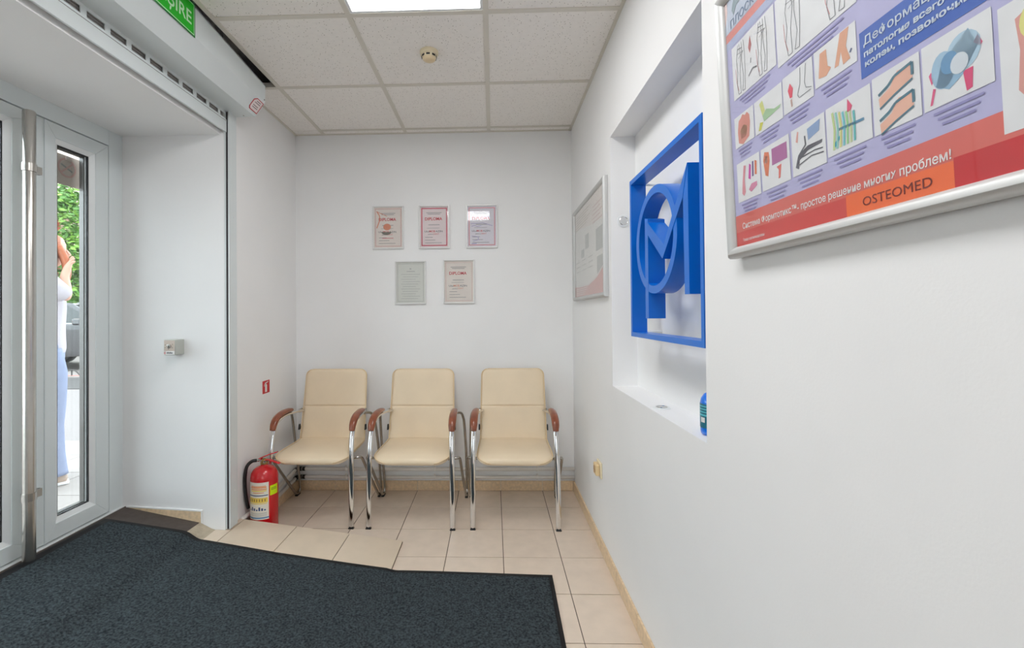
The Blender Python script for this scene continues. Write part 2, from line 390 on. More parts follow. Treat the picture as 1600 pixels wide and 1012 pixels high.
# ---------------------------------------------------------------- entrance door
FR = DX-0.07
t = struct(MB().box(FR, DX, 2.251, YN, .245, ZH).box(FR, DX, YN0, 0.93, .245, ZH).box(FR, DX, .93, 2.251, 2.156, ZH).build('trim_2', PVC, bevel=.002), 'white door frame lining the entrance')
MB().box(FR, DX+.012, YN0, YN, .2, .256).build('door_sill', PVCB, t, bevel=.002)
def mitre(mb, x0, x1, o, i):                         # o, i: (y0, y1, z0, z1)
    oc = [(o[0], o[2]), (o[1], o[2]), (o[1], o[3]), (o[0], o[3])]; ic = [(i[0], i[2]), (i[1], i[2]), (i[1], i[3]), (i[0], i[3])]
    res = []
    for a in range(4):
        b_ = (a+1) % 4
        res.append([(oc[a]), (oc[b_]), (ic[b_]), (ic[a])])
    return res
def leaf(name, lab, y0, y1, gy0, gy1, gz0, gz1, x0=None, x1=None):
    x1 = x1 or DX; x0 = x0 or FR+.004
    z0, z1 = .262, 2.150
    cx = (x0+x1)/2
    d = struct(MB().box(cx-.004, cx+.004, gy0-.012, gy1+.012, gz0-.012, gz1+.012).build(name, GLASS), lab)
    nm = ['bottom_rail', 'door_stile', 'top_rail', 'door_stile']
    for k, q in enumerate(mitre(None, 0, 0, (y0, y1, z0, z1), (gy0-.022, gy1+.022, gz0-.022, gz1+.022))):
        c = Vector((sum(p[0] for p in q)/4, sum(p[1] for p in q)/4))
        MB().prism([(x0, p[0], p[1]) for p in q], (x1-x0, 0, 0)).build(nm[k], PVC, d, bevel=.0015)
    for k, q in enumerate(mitre(None, 0, 0, (gy0-.022, gy1+.022, gz0-.022, gz1+.022), (gy0, gy1, gz0, gz1))):
        (oa, ob, ib, ia) = q                         # sloping glazing bead
        MB().add([(x1-.004, *oa), (x1-.004, *ob), (x1-.016, *ib), (x1-.016, *ia), (x0+.004, *oa), (x0+.004, *ob), (x0+.004, *ib), (x0+.004, *ia)],
                 [(0, 1, 2, 3), (7, 6, 5, 4), (0, 4, 5, 1), (1, 5, 6, 2), (2, 6, 7, 3), (3, 7, 4, 0)]).build('glazing_bead', PVCB, d)
    e = .004
    MB().ring([(cx+.005, gy0-.001, gz0-.001), (cx+.005, gy1+.001, gz0-.001), (cx+.005, gy1+.001, gz1+.001), (cx+.005, gy0-.001, gz1+.001)],
              [(cx+.005, gy0+e, gz0+e), (cx+.005, gy1-e, gz0+e), (cx+.005, gy1-e, gz1-e), (cx+.005, gy0+e, gz1-e)], (x1-.018-cx-.005, 0, 0)).build('gasket', GASK, d)
    e = .012
    MB().ring([(cx-.026, gy0-.002, gz0-.002), (cx-.026, gy1+.002, gz0-.002), (cx-.026, gy1+.002, gz1+.002), (cx-.026, gy0-.002, gz1+.002)],
              [(cx-.026, gy0+.006, gz0+.006), (cx-.026, gy1-.006, gz0+.006), (cx-.026, gy1-.006, gz1-.006), (cx-.026, gy0+.006, gz1-.006)], (.021, 0, 0)).build('glass_spacer', SPACER, d)
    MB().box(cx-.030, cx-.027, gy0-.004, gy1+.004, gz0-.004, gz1+.004).build('outer_pane', GLASS, d)
    return d
d1 = leaf('door_1', 'white glazed main leaf of the entrance door', .933, 1.9195, 1.10, 1.764, .352, 2.073)
d2 = leaf('door_2', 'narrow white glazed side leaf of the entrance door', 1.9235, 2.2475, 1.992, 2.153, .352, 2.063)
MB().box(FR+.01, DX+.006, 1.915, 1.9225, .264, 2.148).build('astragal', PVC, d1)
bx_, by_ = -1.928, 1.793
h = MB().lathe((bx_, by_, 0), [(.0195, .262), (.0215, .264), (.0215, 2.122), (.0195, 2.126)], 24).build('pull_bar', STEEL, d1, smooth=True)
for z in (1.889, .525):
    b = MB(); b.lathe((bx_, by_, z-.016), [(.0225, 0), (.0245, 0), (.0245, .032), (.0225, .032)], 24)
    b.box(bx_-.010, bx_+.002, by_+.018, by_+.052, z-.016, z+.016).box(DX, bx_-.004, by_+.040, by_+.052, z-.016, z+.016)
    b.build('bar_bracket', STEEL, h, smooth=True)
MB().lathe((DX-.02, 2.07, 1.35), [(.004, 0), (.004, .02)], 8, axis='x')
# no smoking board hung outside the side leaf
pn = Plane((-2.078, 2.052, 1.908), (0, 1, 0), (0, 0, 1))
t = thing('no_smoking_sign', 'grey-brown no smoking board behind the door glass', 'sign', (-2.08, 2.115, 1.908))
NB = mat('sun_faded_board', (170, 150, 138), 0.7, var=.05, vscale=30); NR = mat('faded_red_print', (174, 126, 118), 0.7); NG = mat('faded_grey_print', (120, 116, 112), .7)
MB().box(-2.084, -2.079, 2.052, 2.176, 1.908, 2.054).build('board', NB, t)
b = MB(); ca, cb_ = .058, .086
b.ring([pn.p(ca+.047*math.cos(a), cb_+.047*math.sin(a), 0) for a in [2*PI*k/32 for k in range(32)]], [pn.p(ca+.039*math.cos(a), cb_+.039*math.sin(a), 0) for a in [2*PI*k/32 for k in range(32)]], pn.n*.0008)
pn.line(b, [(ca-.03, cb_-.028), (ca+.03, cb_+.028)], .008, .0008)
b.build('ban_ring', NR, t)
b = MB(); pn.line(b, [(ca-.03, cb_+.012), (ca+.028, cb_-.014)], .009, .0004); b.build('cigarette', NG, t)
MB().box(-2.079, -2.07, 2.1, 2.128, 2.03, 2.05).build('tape', NB, t)

# ---------------------------------------------------------------- roller shutter over the opening
YE = 2.41
t = thing('roller_shutter', 'white roller shutter casing above the entrance door', 'shutter', (-1.34, 1.6, 2.24))
def boxprof(y):
    zt = 2.537+(2.41-y)*0.068
    return [(XL, y, zt+.002), (-1.258, y, zt+.002), (-1.25, y, zt-.006), (-1.25, y, 2.440), (-1.306, y, 2.362), (XL, y, 2.362)]
b = MB(); A = boxprof(YE); Bp = boxprof(.79); n = len(A)
b.add(A+Bp, [tuple(range(n)), tuple(range(2*n-1, n-1, -1))]+[(i, (i+1) % n, (i+1) % n+n, i+n) for i in range(n)])
cs = b.build('casing', PVC, t)
b = MB()
for y0_, y1_ in ((.79, YE),): b.add([(-1.2495, YE, 2.529), (-1.2475, YE, 2.529), (-1.2475, YE, 2.532), (-1.2495, YE, 2.532), (-1.2495, .79, 2.529+.11), (-1.2475, .79, 2.529+.11), (-1.2475, .79, 2.532+.11), (-1.2495, .79, 2.532+.11)], [(0, 1, 2, 3), (7, 6, 5, 4), (0, 4, 5, 1), (1, 5, 6, 2), (2, 6, 7, 3), (3, 7, 4, 0)])
b.build('lid_seam', mat('grey_seam', (150, 152, 152), .5), cs)
MB().lathe((-1.25, 2.40, 2.45), [(.004, 0), (.003, .003), (.0, .004)], 10, axis='x').build('rivet', STEEL, cs)
for x_, y_ in ((-1.36, 2.39), (-1.42, 2.40)): MB().lathe((x_, y_, 2.362), [(0, -.004), (.003, -.003), (.004, 0)], 10).build('rivet', STEEL, cs)
# perforated slat, bottom bar, guide rails
hz = [1.792-0.0975*k for k in range(1, 11)][::-1]+[1.792, 1.887, 1.985, 2.082, 2.179, 2.275]
b = MB(); xs0, xs1 = -1.432, -1.428; zt, zb, h0, h1 = 2.362, 2.318, 2.324, 2.349
b.box(xs0, xs1, YN0+.01, 2.333, h1, zt).box(xs0, xs1, YN0+.01, 2.333, zb, h0)
prev = YN0+.01
for yr in hz:
    b.box(xs0, xs1, prev, yr-.074, h0, h1); prev = yr
b.box(xs0, xs1, prev, 2.292, h0, h1)
b.build('perforated_slat', PVC, t)
sg = mat('grey_slat', (160, 156, 152), .5)
for k in range(4): MB().box(-1.446, -1.440, YN0+.01, 2.33, 2.320+.0105*k, 2.329+.0105*k).build('slat', sg, t, bevel=.0015)
MB().box(-1.4345, -1.424, YN0+.012, 2.346, 2.25, 2.318).build('bottom_bar', PVC, t, bevel=.002)
MB().box(-1.4235, -1.422, YN0+.012, 2.346, 2.309, 2.3105).build('bar_groove', sg, t)
b = MB(); zr = zf(XL)+.004
b.box(XL+.001, XL+.026, 2.352, 2.405, zr, 2.362).box(XL+.001, XL+.008, 2.337, 2.352, zr, 2.362).box(XL+.020, XL+.026, 2.337, 2.352, zr, 2.362)
b.build('guide_rail', PVC, t)
MB().box(XL+.0085, XL+.0195, 2.3385, 2.3515, zr, 2.36).build('groove_filler', mat('groove_grey', (62, 58, 60), .9), t)  # dark strip filling the open groove of the rail
b = MB(); b.box(XL+.001, XL+.026, YN0-.07, YN0-.017, zr, 2.362).build('guide_rail', PVC, t)
for z in (.32, 1.05, 1.8): MB().lathe((XL+.026, 2.382, z), [(.005, 0), (.004, .0015), (0, .002)], 10, axis='x').build('rail_plug', PVCB, t)
# caution sticker at the end of the casing
ps = Plane((-1.278, 2.36, 2.401), (0, 1, 0), (.056, 0, .078))
ch = [(-.040, -.020), (-.038, .024), (-.018, .038), (.046, .036), (.044, -.033), (-.030, -.032)]
b = MB(); b.prism([ps.p(a, c, .0005) for a, c in ch], ps.n*.0012); st = b.build('sticker', mat('sticker_red', (196, 50, 60), .4), cs); st['label'] = 'red edged white sticker'
b = MB(); ps.shape(b, [(a*.88, (c-.006)*.88+.006) for a, c in ch], .0019); b.build('sticker_face', mat('sticker_pink', (240, 226, 224), .4), st)
for b0_, a0_, a1_ in ((.022, -.012, .026), (.012, -.02, .03), (-.004, -.022, .024), (-.014, -.02, .028)):
    b = MB(); ps.rect(b, a0_, a1_, b0_, b0_+.004, .0021); b.build('sticker_print', mat('sticker_ink', (130, 104, 112), .5), st)
# exit sign on the casing
pe = Plane((-1.249, 1.53, 2.437), (0, 1, 0), (0, 0, 1))
t = thing('exit_sign', 'green exit sign with pale lettering on the shutter casing', 'sign', (-1.249, 1.68, 2.437))
b = MB(); pe.box(b, 0, .3, 0, .141, 0, .002); b.build('sign_plate', mat('exit_border_green', (20, 128, 48), .4), t)
b = MB(); pe.rect(b, .006, .294, .006, .135, .0024); b.build('outline', PALEG, t)
b = MB(); pe.rect(b, .0095, .2905, .0095, .1315, .0027); b.build('green_field', GREEN, t)
b = MB(); pe.text(b, 'IEȘIRE', .085, .041, .191, .055, .0031, .012); b.build('lettering', PALEG, t)

# key switch on the reveal
t = thing('key_switch', 'small grey key switch box on the door reveal', 'switch', (-1.685, YN, 1.063))
MB().box(-1.716, -1.655, 2.267, YN, 1.063, 1.143).build('housing', mat('grey_die_cast', (186, 188, 180), .5), t, bevel=.003)
pk = Plane((-1.716, 2.267, 1.063), (1, 0, 0), (0, 0, 1))
b = MB(); pk.box(b, .003, .058, .003, .077, 0, .002); b.build('face_plate', mat('switch_face', (206, 192, 180), .45), t)
b = MB(); b.lathe((-1.686, 2.2635, 1.110), [(.011, .002), (.011, -.004), (.008, -.005), (.008, -.003)], 20, axis='y'); b.build('key_lock', STEEL, t, smooth=True)
b = MB(); pk.rect(b, .0285, .0315, .03, .05, .0085); b.build('keyhole', BLACKP, t)
for a, c in ((.009, .052), (.009, .039), (.047, .055), (.047, .037)):
    b = MB(); pk.shape(b, [(a-.003, c), (a+.003, c), (a, c+.005)], .0025); b.build('arrow_mark', mat('olive_print', (116, 106, 84), .6), t)
b = MB(); pk.rect(b, .003, .058, .003, .022, .0022); b.build('white_strip', PAPER, t)
b = MB(); b.ring([pk.p(.008+.005*math.cos(a), .012+.006*math.sin(a), .0025) for a in [.9+4.5*k/11 for k in range(12)]], [pk.p(.008+.003*math.cos(a), .012+.0035*math.sin(a), .0025) for a in [.9+4.5*k/11 for k in range(12)]], pk.n*.0003); b.build('logo_arc', RED, t)
b = MB()
for k in range(6): pk.rect(b, .0165+.0055*k, .0205+.0055*k, .0085, .0165 if k in (1, 3) else .0145, .0026)
b.build('brand_print', mat('dark_print', (40, 52, 60), .6), t)

# fire point sign on the left wall
pf = Plane((XL, 2.721, .777), (0, 1, 0), (0, 0, 1))
t = thing('fire_extinguisher_sign', 'small red square with a white extinguisher pictogram on wall', 'sign', (XL, 2.763, .777))
b = MB(); pf.box(b, 0, .085, 0, .079, 0.0, .0012); b.build('red_plate', mat('sign_red', (205, 22, 40), .4), t)
b = MB(); pf.shape(b, [(.028, .008), (.052, .008), (.052, .05), (.047, .056), (.033, .056), (.028, .05)], .0016)
pf.rect(b, .037, .043, .056, .064, .0016); pf.shape(b, [(.026, .066), (.03, .061), (.044, .062), (.07, .068), (.07, .073), (.044, .069)], .0016)
pf.line(b, [(.036, .062), (.021, .056), (.019, .044)], .005, .0017); b.build('pictogram', PAPER, t)

# ---------------------------------------------------------------- door mat
GP = [(.272, 2.160), (-.456, 2.188), (-1.094, 2.19), (-1.449, 2.212), (-1.560, 2.230), (-1.939, 2.194), (-1.972, 2.185)]
def yfar(x):
    for (x0, y0), (x1, y1) in zip(GP, GP[1:]):
        if x1 <= x <= x0: return y0+(y1-y0)*(x-x0)/(x1-x0)
    return GP[0][1] if x > 0 else GP[-1][1]
def zmat(x):                                        # drapes over the slope with soft bends
    s = 0; k = 9
    for i in range(-k, k+1): s += zf(x+i*.0025)
    return s/(2*k+1)
random.seed(3)
def xr(y): return .272-(2.16-y)*.017
def matgrid(inset0, left, zoff, nx, ny):
    vs = []; 
    for a in range(nx+1):
        for b_ in range(ny+1):
            s, q = a/nx, b_/ny
            x = -1.962+left+(.272+1.962-left-min(inset0, .02))*s
            yf_ = yfar(x)-inset0; y = .62+inset0+(yf_-.62-inset0)*q
            xx = x if x < 0 else x-(2.16-y)*.017*min(1, x/.25)
            vs.append((xx, y, zmat(xx)+zoff+.0016*math.sin(7*xx+3*y)*math.sin(5*y+1)*(1 if xx > -1.4 else .3)))
    return vs, [(a*(ny+1)+b_, (a+1)*(ny+1)+b_, (a+1)*(ny+1)+b_+1, a*(ny+1)+b_+1) for a in range(nx) for b_ in range(ny)]
t = thing('door_mat', 'large charcoal carpet mat with black rubber edge on the floor', 'mat', (-.85, 1.4, .02))
vs, fs = matgrid(0, 0, .0055, 160, 24); b = MB(); b.add(vs, fs)
o = b.build('rubber_backing', RUB, t, smooth='all'); md = o.modifiers.new('thick', 'SOLIDIFY'); md.thickness = .004; md.offset = -1
vs, fs = matgrid(.03, .042, .0080, 260, 200); vs = [(x, y, z+random.uniform(-.0012, .0012)) for x, y, z in vs]; b = MB(); b.add(vs, fs)
o = b.build('carpet_pile', MATP, t, smooth='all'); md = o.modifiers.new('thick', 'SOLIDIFY'); md.thickness = .005; md.offset = -1

# ---------------------------------------------------------------- chairs
def make_chair():
    t = thing('visitor_chair', '', 'chair', (0, 0, 0), group='cream visitor chairs along the back wall')
    def B(b, nm, m, par=t, **k): return b.build(nm, m, par, local=True, **k)
    for s in (-1, 1):
        lp = [(.250*s, 0, .004), (.249*s, .006, .2), (.247*s, .016, .40), (.245*s, .030, .50), (.244*s, .052, .565), (.243*s, .09, .606), (.242*s, .14, .621), (.240*s, .21, .626), (.235*s, .28, .622), (.222*s, .345, .618), (.208*s, .385, .616)]
        lg = B(MB().tube(lp, .0085, 14, smooth=6, rx=.0155), 'front_leg', CHROME, smooth='all')
        B(MB().box(.250*s-.016, .250*s+.016, -.010, .010, 0, .007), 'foot_cap', BLACKP, lg, bevel=.002)
        ap = [(.244*s, .040, .566), (.244*s, .055, .598), (.244*s, .082, .624), (.243*s, .125, .641), (.242*s, .18, .648), (.240*s, .235, .648), (.238*s, .275, .643)]
        b = MB(); b.tube(ap, .014, 14, smooth=6, rx=.021, radii=[.011, .0145, .0155, .0155, .015, .0135, .011])
        B(b, 'armrest', WOOD, smooth='all')
        rp = [(.20*s, .075, .392), (.235*s, .075, .393), (.268*s, .078, .396), (.283*s, .095, .390), (.287*s, .13, .355), (.288*s, .27, .205), (.291*s, .43, .040), (.292*s, .462, .016), (.292*s, .492, .010), (.292*s, .512, .028), (.291*s, .510, .075), (.292*s, .455, .33), (.286*s, .400, .52), (.281*s, .375, .572), (.272*s, .345, .606), (.255*s, .305, .618), (.243*s, .28, .620)]
        rl = B(MB().tube(rp, .0088, 10, smooth=5), 'rear_leg', CHROME2, smooth='all')
        B(MB().box(.292*s-.010, .292*s+.010, .452, .505, 0, .009), 'foot_glide', BLACKP, rl, bevel=.003)
        B(MB().box(.222*s-.008, .222*s+.006, .352, .40, .605, .629), 'arm_clip', CHROME2, bevel=.004)
        B(MB().prism([(.223*s, .355, .49), (.223*s, .385, .49), (.223*s, .378, .525), (.223*s, .365, .525)], (.008*s, 0, 0)), 'hinge_cap', BLACKP)
    B(MB().tube([(-.20, .075, .392), (0, .075, .390), (.20, .075, .392)], .0088, 10), 'cross_bar', CHROME2, smooth='all')
    # upholstery: a pad swept along its side profile
    def pad(path, widths, th, rnd0, rnd1, nseg, grooves=(), nw=18, sag=0.0):
        P = [Vector((0, *p)) for p in path]; Q = []
        for i in range(len(P)-1):
            p0, p1, p2, p3 = P[max(i-1, 0)], P[i], P[i+1], P[min(i+2, len(P)-1)]
            for k in range(nseg):
                u = k/nseg; Q.append(0.5*((2*p1)+(p2-p0)*u+(2*p0-5*p1+4*p2-p3)*u*u+(3*p1-p0-3*p2+p3)*u**3))
        Q.append(P[-1])
        ls = [0]
        for a, c in zip(Q, Q[1:]): ls.append(ls[-1]+(c-a).length)
        T = ls[-1]; stations = sorted(set([round(T*k/40, 5) for k in range(41)]+[round(x, 5) for g_ in grooves for x in (g_-.010, g_-.005, g_-.002, g_, g_+.002, g_+.005, g_+.010)]+[round(x, 5) for e in (.002, .005, .009, .014, .02, .028, .038) for x in (e, T-e)]))
        vs = []; ring = 2*nw; rows = 0; edge = [[], []]
        for s in stations:
            if s < 0 or s > T: continue
            i = max(0, min(len(Q)-2, next((k for k in range(len(ls)-1) if ls[k+1] >= s), len(Q)-2)))
            u = (s-ls[i])/max(1e-9, ls[i+1]-ls[i]); c = Q[i].lerp(Q[i+1], u)
            tg = (Q[min(i+2, len(Q)-1)]-Q[max(i-1, 0)]).normalized(); nrm = Vector((1, 0, 0)).cross(tg); nrm.normalize()
            W = widths[0]+(widths[1]-widths[0])*s/T
            for d, r in ((s, rnd0), (T-s, rnd1)):
                if r > 0 and d < r: W -= (r-math.sqrt(max(0, r*r-(r-d)**2)))
            hh = th
            for d in (s, T-s):
                if d < .02: hh = min(hh, th*math.sqrt(max(.02, 1-((.02-d)/.02)**2)))
            gk = 0
            for g_ in grooves: gk = max(gk, max(0, 1-abs(s-g_)/.010))
            rows += 1
            for k in range(ring):
                a = 2*PI*k/ring; ca, sa = math.cos(a), math.sin(a)
                x = W*math.copysign(abs(ca)**.35, ca) if abs(ca) > 1e-9 else 0
                y = hh*math.copysign(abs(sa)**.75, sa)
                edgef = (abs(x)/max(W, 1e-6))
                if sa > 0: y += (.004+sag)*(1-edgef**2)*(1-gk)*min(1, s/.06, (T-s)/.06) - gk*.0035
                vs.append(c+Vector((x, 0, 0))+nrm*y)
            edge[0].append(c+Vector((-W, 0, 0))+nrm*hh*.55); edge[1].append(c+Vector((W, 0, 0))+nrm*hh*.55)
        b = MB(); fs = []
        for r in range(rows-1):
            for k in range(ring): fs.append((r*ring+k, r*ring+(k+1) % ring, (r+1)*ring+(k+1) % ring, (r+1)*ring+k))
        fs += [tuple(range(ring)), tuple((rows-1)*ring+k for k in range(ring))]
        b.add(vs, fs); return b, edge
    sb, se = pad([(-.012, .388), (.03, .400), (.10, .410), (.20, .412), (.30, .412), (.385, .418)], (.229, .222), .021, .085, .02, 8, sag=.004)
    so = B(sb, 'seat', CREAM, smooth='all')
    bb_, be = pad([(.372, .418), (.385, .47), (.405, .57), (.430, .68), (.452, .79), (.468, .884)], (.221, .212), .020, .02, .045, 8, grooves=(.225,), sag=.003)
    bo = B(bb_, 'backrest', CREAM, smooth='all')
    B(MB().tube([p for p in be[0]]+[p for p in be[1][::-1]], .0032, 6, cap=True), 'piping', CREAM2, bo, smooth='all')
    B(MB().tube([p for p in se[0][::-1]]+[p for p in se[1]] if False else [p for p in se[0][::-1]], .003, 6), 'piping', CREAM2, so, smooth='all')
    B(MB().tube([p for p in se[1]], .003, 6), 'piping', CREAM2, so, smooth='all')
    B(MB().box(-.19, .19, .30, .36, .386, .392), 'mount_plate', BLACKP)
    return t
ch0 = make_chair()
spots = [(-1.103, 2.622, -0.012, 'cream chair beside the red fire extinguisher, left of three'),
         (-.500, 2.612, -.024, 'middle cream chair, between the two other waiting chairs'),
         (.1185, 2.608, -.018, 'cream chair nearest the right wall and the wall socket')]
for i, (x, y, rz, lb) in enumerate(spots):
    c = ch0 if i == 0 else copy_tree(ch0)
    c.location = (x, y, 0); c.rotation_euler = (0, 0, rz); c['label'] = lb

# ---------------------------------------------------------------- fire extinguisher
EX, EY, ER = -1.333, 2.543, .0745
t = thing('fire_extinguisher', 'red fire extinguisher with paper label standing beside the chair', 'extinguisher', (EX, EY, 0))
MB().lathe((EX, EY, 0), [(.058, 0), (.071, .003), (.074, .012), (.0745, .02), (.0745, .325), (.0735, .345), (.069, .363), (.060, .379), (.046, .391), (.028, .398), (.019, .401), (.018, .412)], 40).build('cylinder', RED, t, smooth='all')
MB().lathe((EX, EY, .409), [(.021, 0), (.021, .012), (.016, .014), (.015, .028), (.012, .03)], 20).build('valve', mat('brass_valve', (190, 165, 110), .3, metal=.9), t, smooth=True)
b = MB(); b.box(EX-.028, EX+.03, EY-.011, EY+.011, .424, .434); b.build('valve_block', STEEL, t, bevel=.003)
MB().tube([(EX-.028, EY-.004, .430), (EX-.045, EY-.008, .430)], .008, 10).build('hose_nut', STEEL, t, smooth=True)
MB().tube([(EX-.04, EY-.008, .430), (EX-.062, EY-.02, .428), (EX-.082, EY-.035, .405), (EX-.0895, EY-.042, .355), (EX-.09, EY-.042, .29), (EX-.087, EY-.035, .22), (EX-.084, EY-.02, .16)], .0095, 10, smooth=6).build('hose', BLACKP, t, smooth='all')
vh = []
def lever(p0, p1, wd, th_, nm):
    P0, P1 = Vector(p0), Vector(p1); d = (P1-P0); sd = Vector((0, 1, 0))*wd
    up_ = Vector((0, 0, th_))
    b = MB(); b.prism([P0-sd, P1-sd*1.0, P1+sd*1.0, P0+sd], up_); return b.build(nm, RED, t, bevel=.002)
lever((EX-.03, EY, .436), (EX+.035, EY, .462), .010, .006, 'lever')
lever((EX+.035, EY, .462), (EX+.078, EY, .474), .010, .006, 'lever')
lever((EX-.02, EY, .434), (EX+.03, EY, .428), .011, .006, 'carry_handle'); lever((EX+.03, EY, .428), (EX+.092, EY, .408), .011, .006, 'carry_handle')
MB().lathe((EX+.012, EY-.018, .42), [(.008, 0), (.008, .012), (.0, .014)], 12).build('gauge', STEEL, t, smooth=True)
ph = math.atan2(-EY, -EX) if False else math.atan2(-EY, -EX)
ph = math.atan2(0-EY, 0-EX)
def wrap(nm, a0, a1, z0, z1, m, par, dr):
    return MB().lathe((EX, EY, 0), [(ER+dr, z0), (ER+dr, z1)], 16, a0=ph+math.radians(a0), a1=ph+math.radians(a1)).build(nm, m, par, smooth='all')
lb = wrap('label', -78, 17, .118, .325, mat('label_paper', (232, 226, 214), .5), t, .0006); lb['label'] = 'printed paper label'
OR = mat('label_orange', (236, 150, 90), .5); YE_ = mat('label_yellow', (238, 206, 90), .5); NV = mat('label_navy', (44, 72, 120), .5); LB = mat('label_blue', (96, 140, 180), .5)
for z0, z1, m, a0, a1 in ((.303, .307, OR, -60, 5), (.294, .301, OR, -62, 8), (.284, .290, OR, -60, 9), (.275, .281, YE_, -60, 8), (.266, .270, OR, -50, -2), (.250, .255, NV, -72, 14), (.212, .240, YE_, -72, 13), (.205, .209, YE_, -70, 10), (.124, .132, LB, -78, 17)):
    wrap('label_print', a0, a1, z0, z1, m, lb, .0011)
for k in range(7):
    wrap('label_print', -68+11*k, -61+11*k, .168, .176+.012*((k*5) % 3)/2, NV, lb, .0012)
    wrap('label_print', -66+11*k, -62+11*k, .219, .234, mat('label_brown', (150, 110, 60), .5), lb, .0014)
for z0, z1 in ((.155, .157), (.150, .152), (.144, .146), (.138, .140)): wrap('label_print', -70, 10, z0, z1, mat('label_grey', (176, 176, 176), .5), lb, .0011)
wrap('inspection_tag', 22, 62, .245, .300, mat('fluorescent_yellow', (216, 240, 0), .5), t, .0006)['label'] = 'fluorescent yellow inspection label'
for z in (.282, .274): wrap('tag_print', 27, 54, z, z+.004, mat('tag_ink', (110, 150, 30), .5), t, .001)

# ---------------------------------------------------------------- heating pipes
for nm_z, r, lb, yy in ((.158, .0125, 'upper of two painted heating pipes above the skirting tiles', 3.180), (.100, .012, 'lower of two painted heating pipes just above the skirting tiles', 3.180)):
    t = thing('heating_pipe', lb, 'pipe', (-.4, yy, nm_z), group='heating pipes round the chair corner')
    z = nm_z; c = XL+.0135
    MB().tube([(XR-.002, yy, z), (-.8, yy, z-.003), (c+.05, yy, z), (c+.014, yy-.004, z), (c, yy-.02, z), (c, yy-.06, z), (c, 2.9, z-.02), (c, 2.60, z-.034), (c, 2.467, z-.040)], r, 12, smooth=5).build('pipe', PIPE, t, smooth='all')
    for x in (-1.07, -.43, .30):
        MB().lathe((x, yy, z), [(r+.0015, -.008), (r+.0035, -.006), (r+.0035, .006), (r+.0015, .008)], 12, axis='x').box(x-.006, x+.006, yy, YB, z-.004, z+.004).box(x-.005, x+.005, yy-.004, yy+.004, z+r, z+r+.012).build('clip', PIPE, t)
    MB().tube([(c+.055, yy, z), (c+.03, yy, z), (c+.010, yy-.004, z), (c, yy-.014, z), (c, yy-.045, z)], r+.003, 10, smooth=4).build('elbow', SOOT, t, smooth='all')

# ---------------------------------------------------------------- smoke detector, socket
t = thing('smoke_detector', 'round cream smoke detector on the ceiling board', 'detector', (-.311, 2.205, ZC))
c = (-.311, 2.205, ZC+.004)
MB().lathe(c, [(.046, 0), (.046, -.008), (.044, -.012)], 32).build('base', IVORY, t, smooth=True)
MB().lathe(c, [(.043, -.012), (.043, -.018), (.036, -.022), (.034, -.034)], 32).build('collar', IVORY, t, smooth=True)
for k in range(8):
    a = 2*PI*k/8-PI/2; b = MB(); cx, cy = c[0]+.036*math.cos(a), c[1]+.036*math.sin(a); tx, ty = -math.sin(a)*.009, math.cos(a)*.009
    b.prism([(cx-tx, cy-ty, ZC-.028), (cx+tx, cy+ty, ZC-.028), (cx+tx, cy+ty, ZC-.020), (cx-tx, cy-ty, ZC-.020)], (math.cos(a)*.002, math.sin(a)*.002, 0)).build('vent_slot', BLACKP, t)
MB().lathe(c, [(.034, -.034), (.031, -.040), (.018, -.046), (0, -.047)], 32).build('sensor_cap', mat('cream_cap', (228, 206, 168), .4), t, smooth=True)
t = thing('wall_socket', 'small cream wall socket low on the right wall', 'socket', (XR, 2.41, .39))
MB().box(XR-.010, XR, 2.365, 2.455, .386, .470).build('cover_plate', IVORY, t, bevel=.004)
MB().box(XR-.032, XR-.010, 2.378, 2.442, .398, .458).build('socket_body', mat('cream_socket', (236, 208, 160), .4), t, bevel=.006)
MB().lathe((XR-.0325, 2.41, .428), [(.02, -.001), (.02, 0), (.018, .006)], 20, axis='x').build('recess', mat('tan_recess', (196, 160, 116), .5), t, smooth=True)
MB().box(XR-.034, XR-.0325, 2.399, 2.402, .426, .430).box(XR-.034, XR-.0325, 2.418, 2.421, .426, .430).build('pin_hole', BLACKP, t)

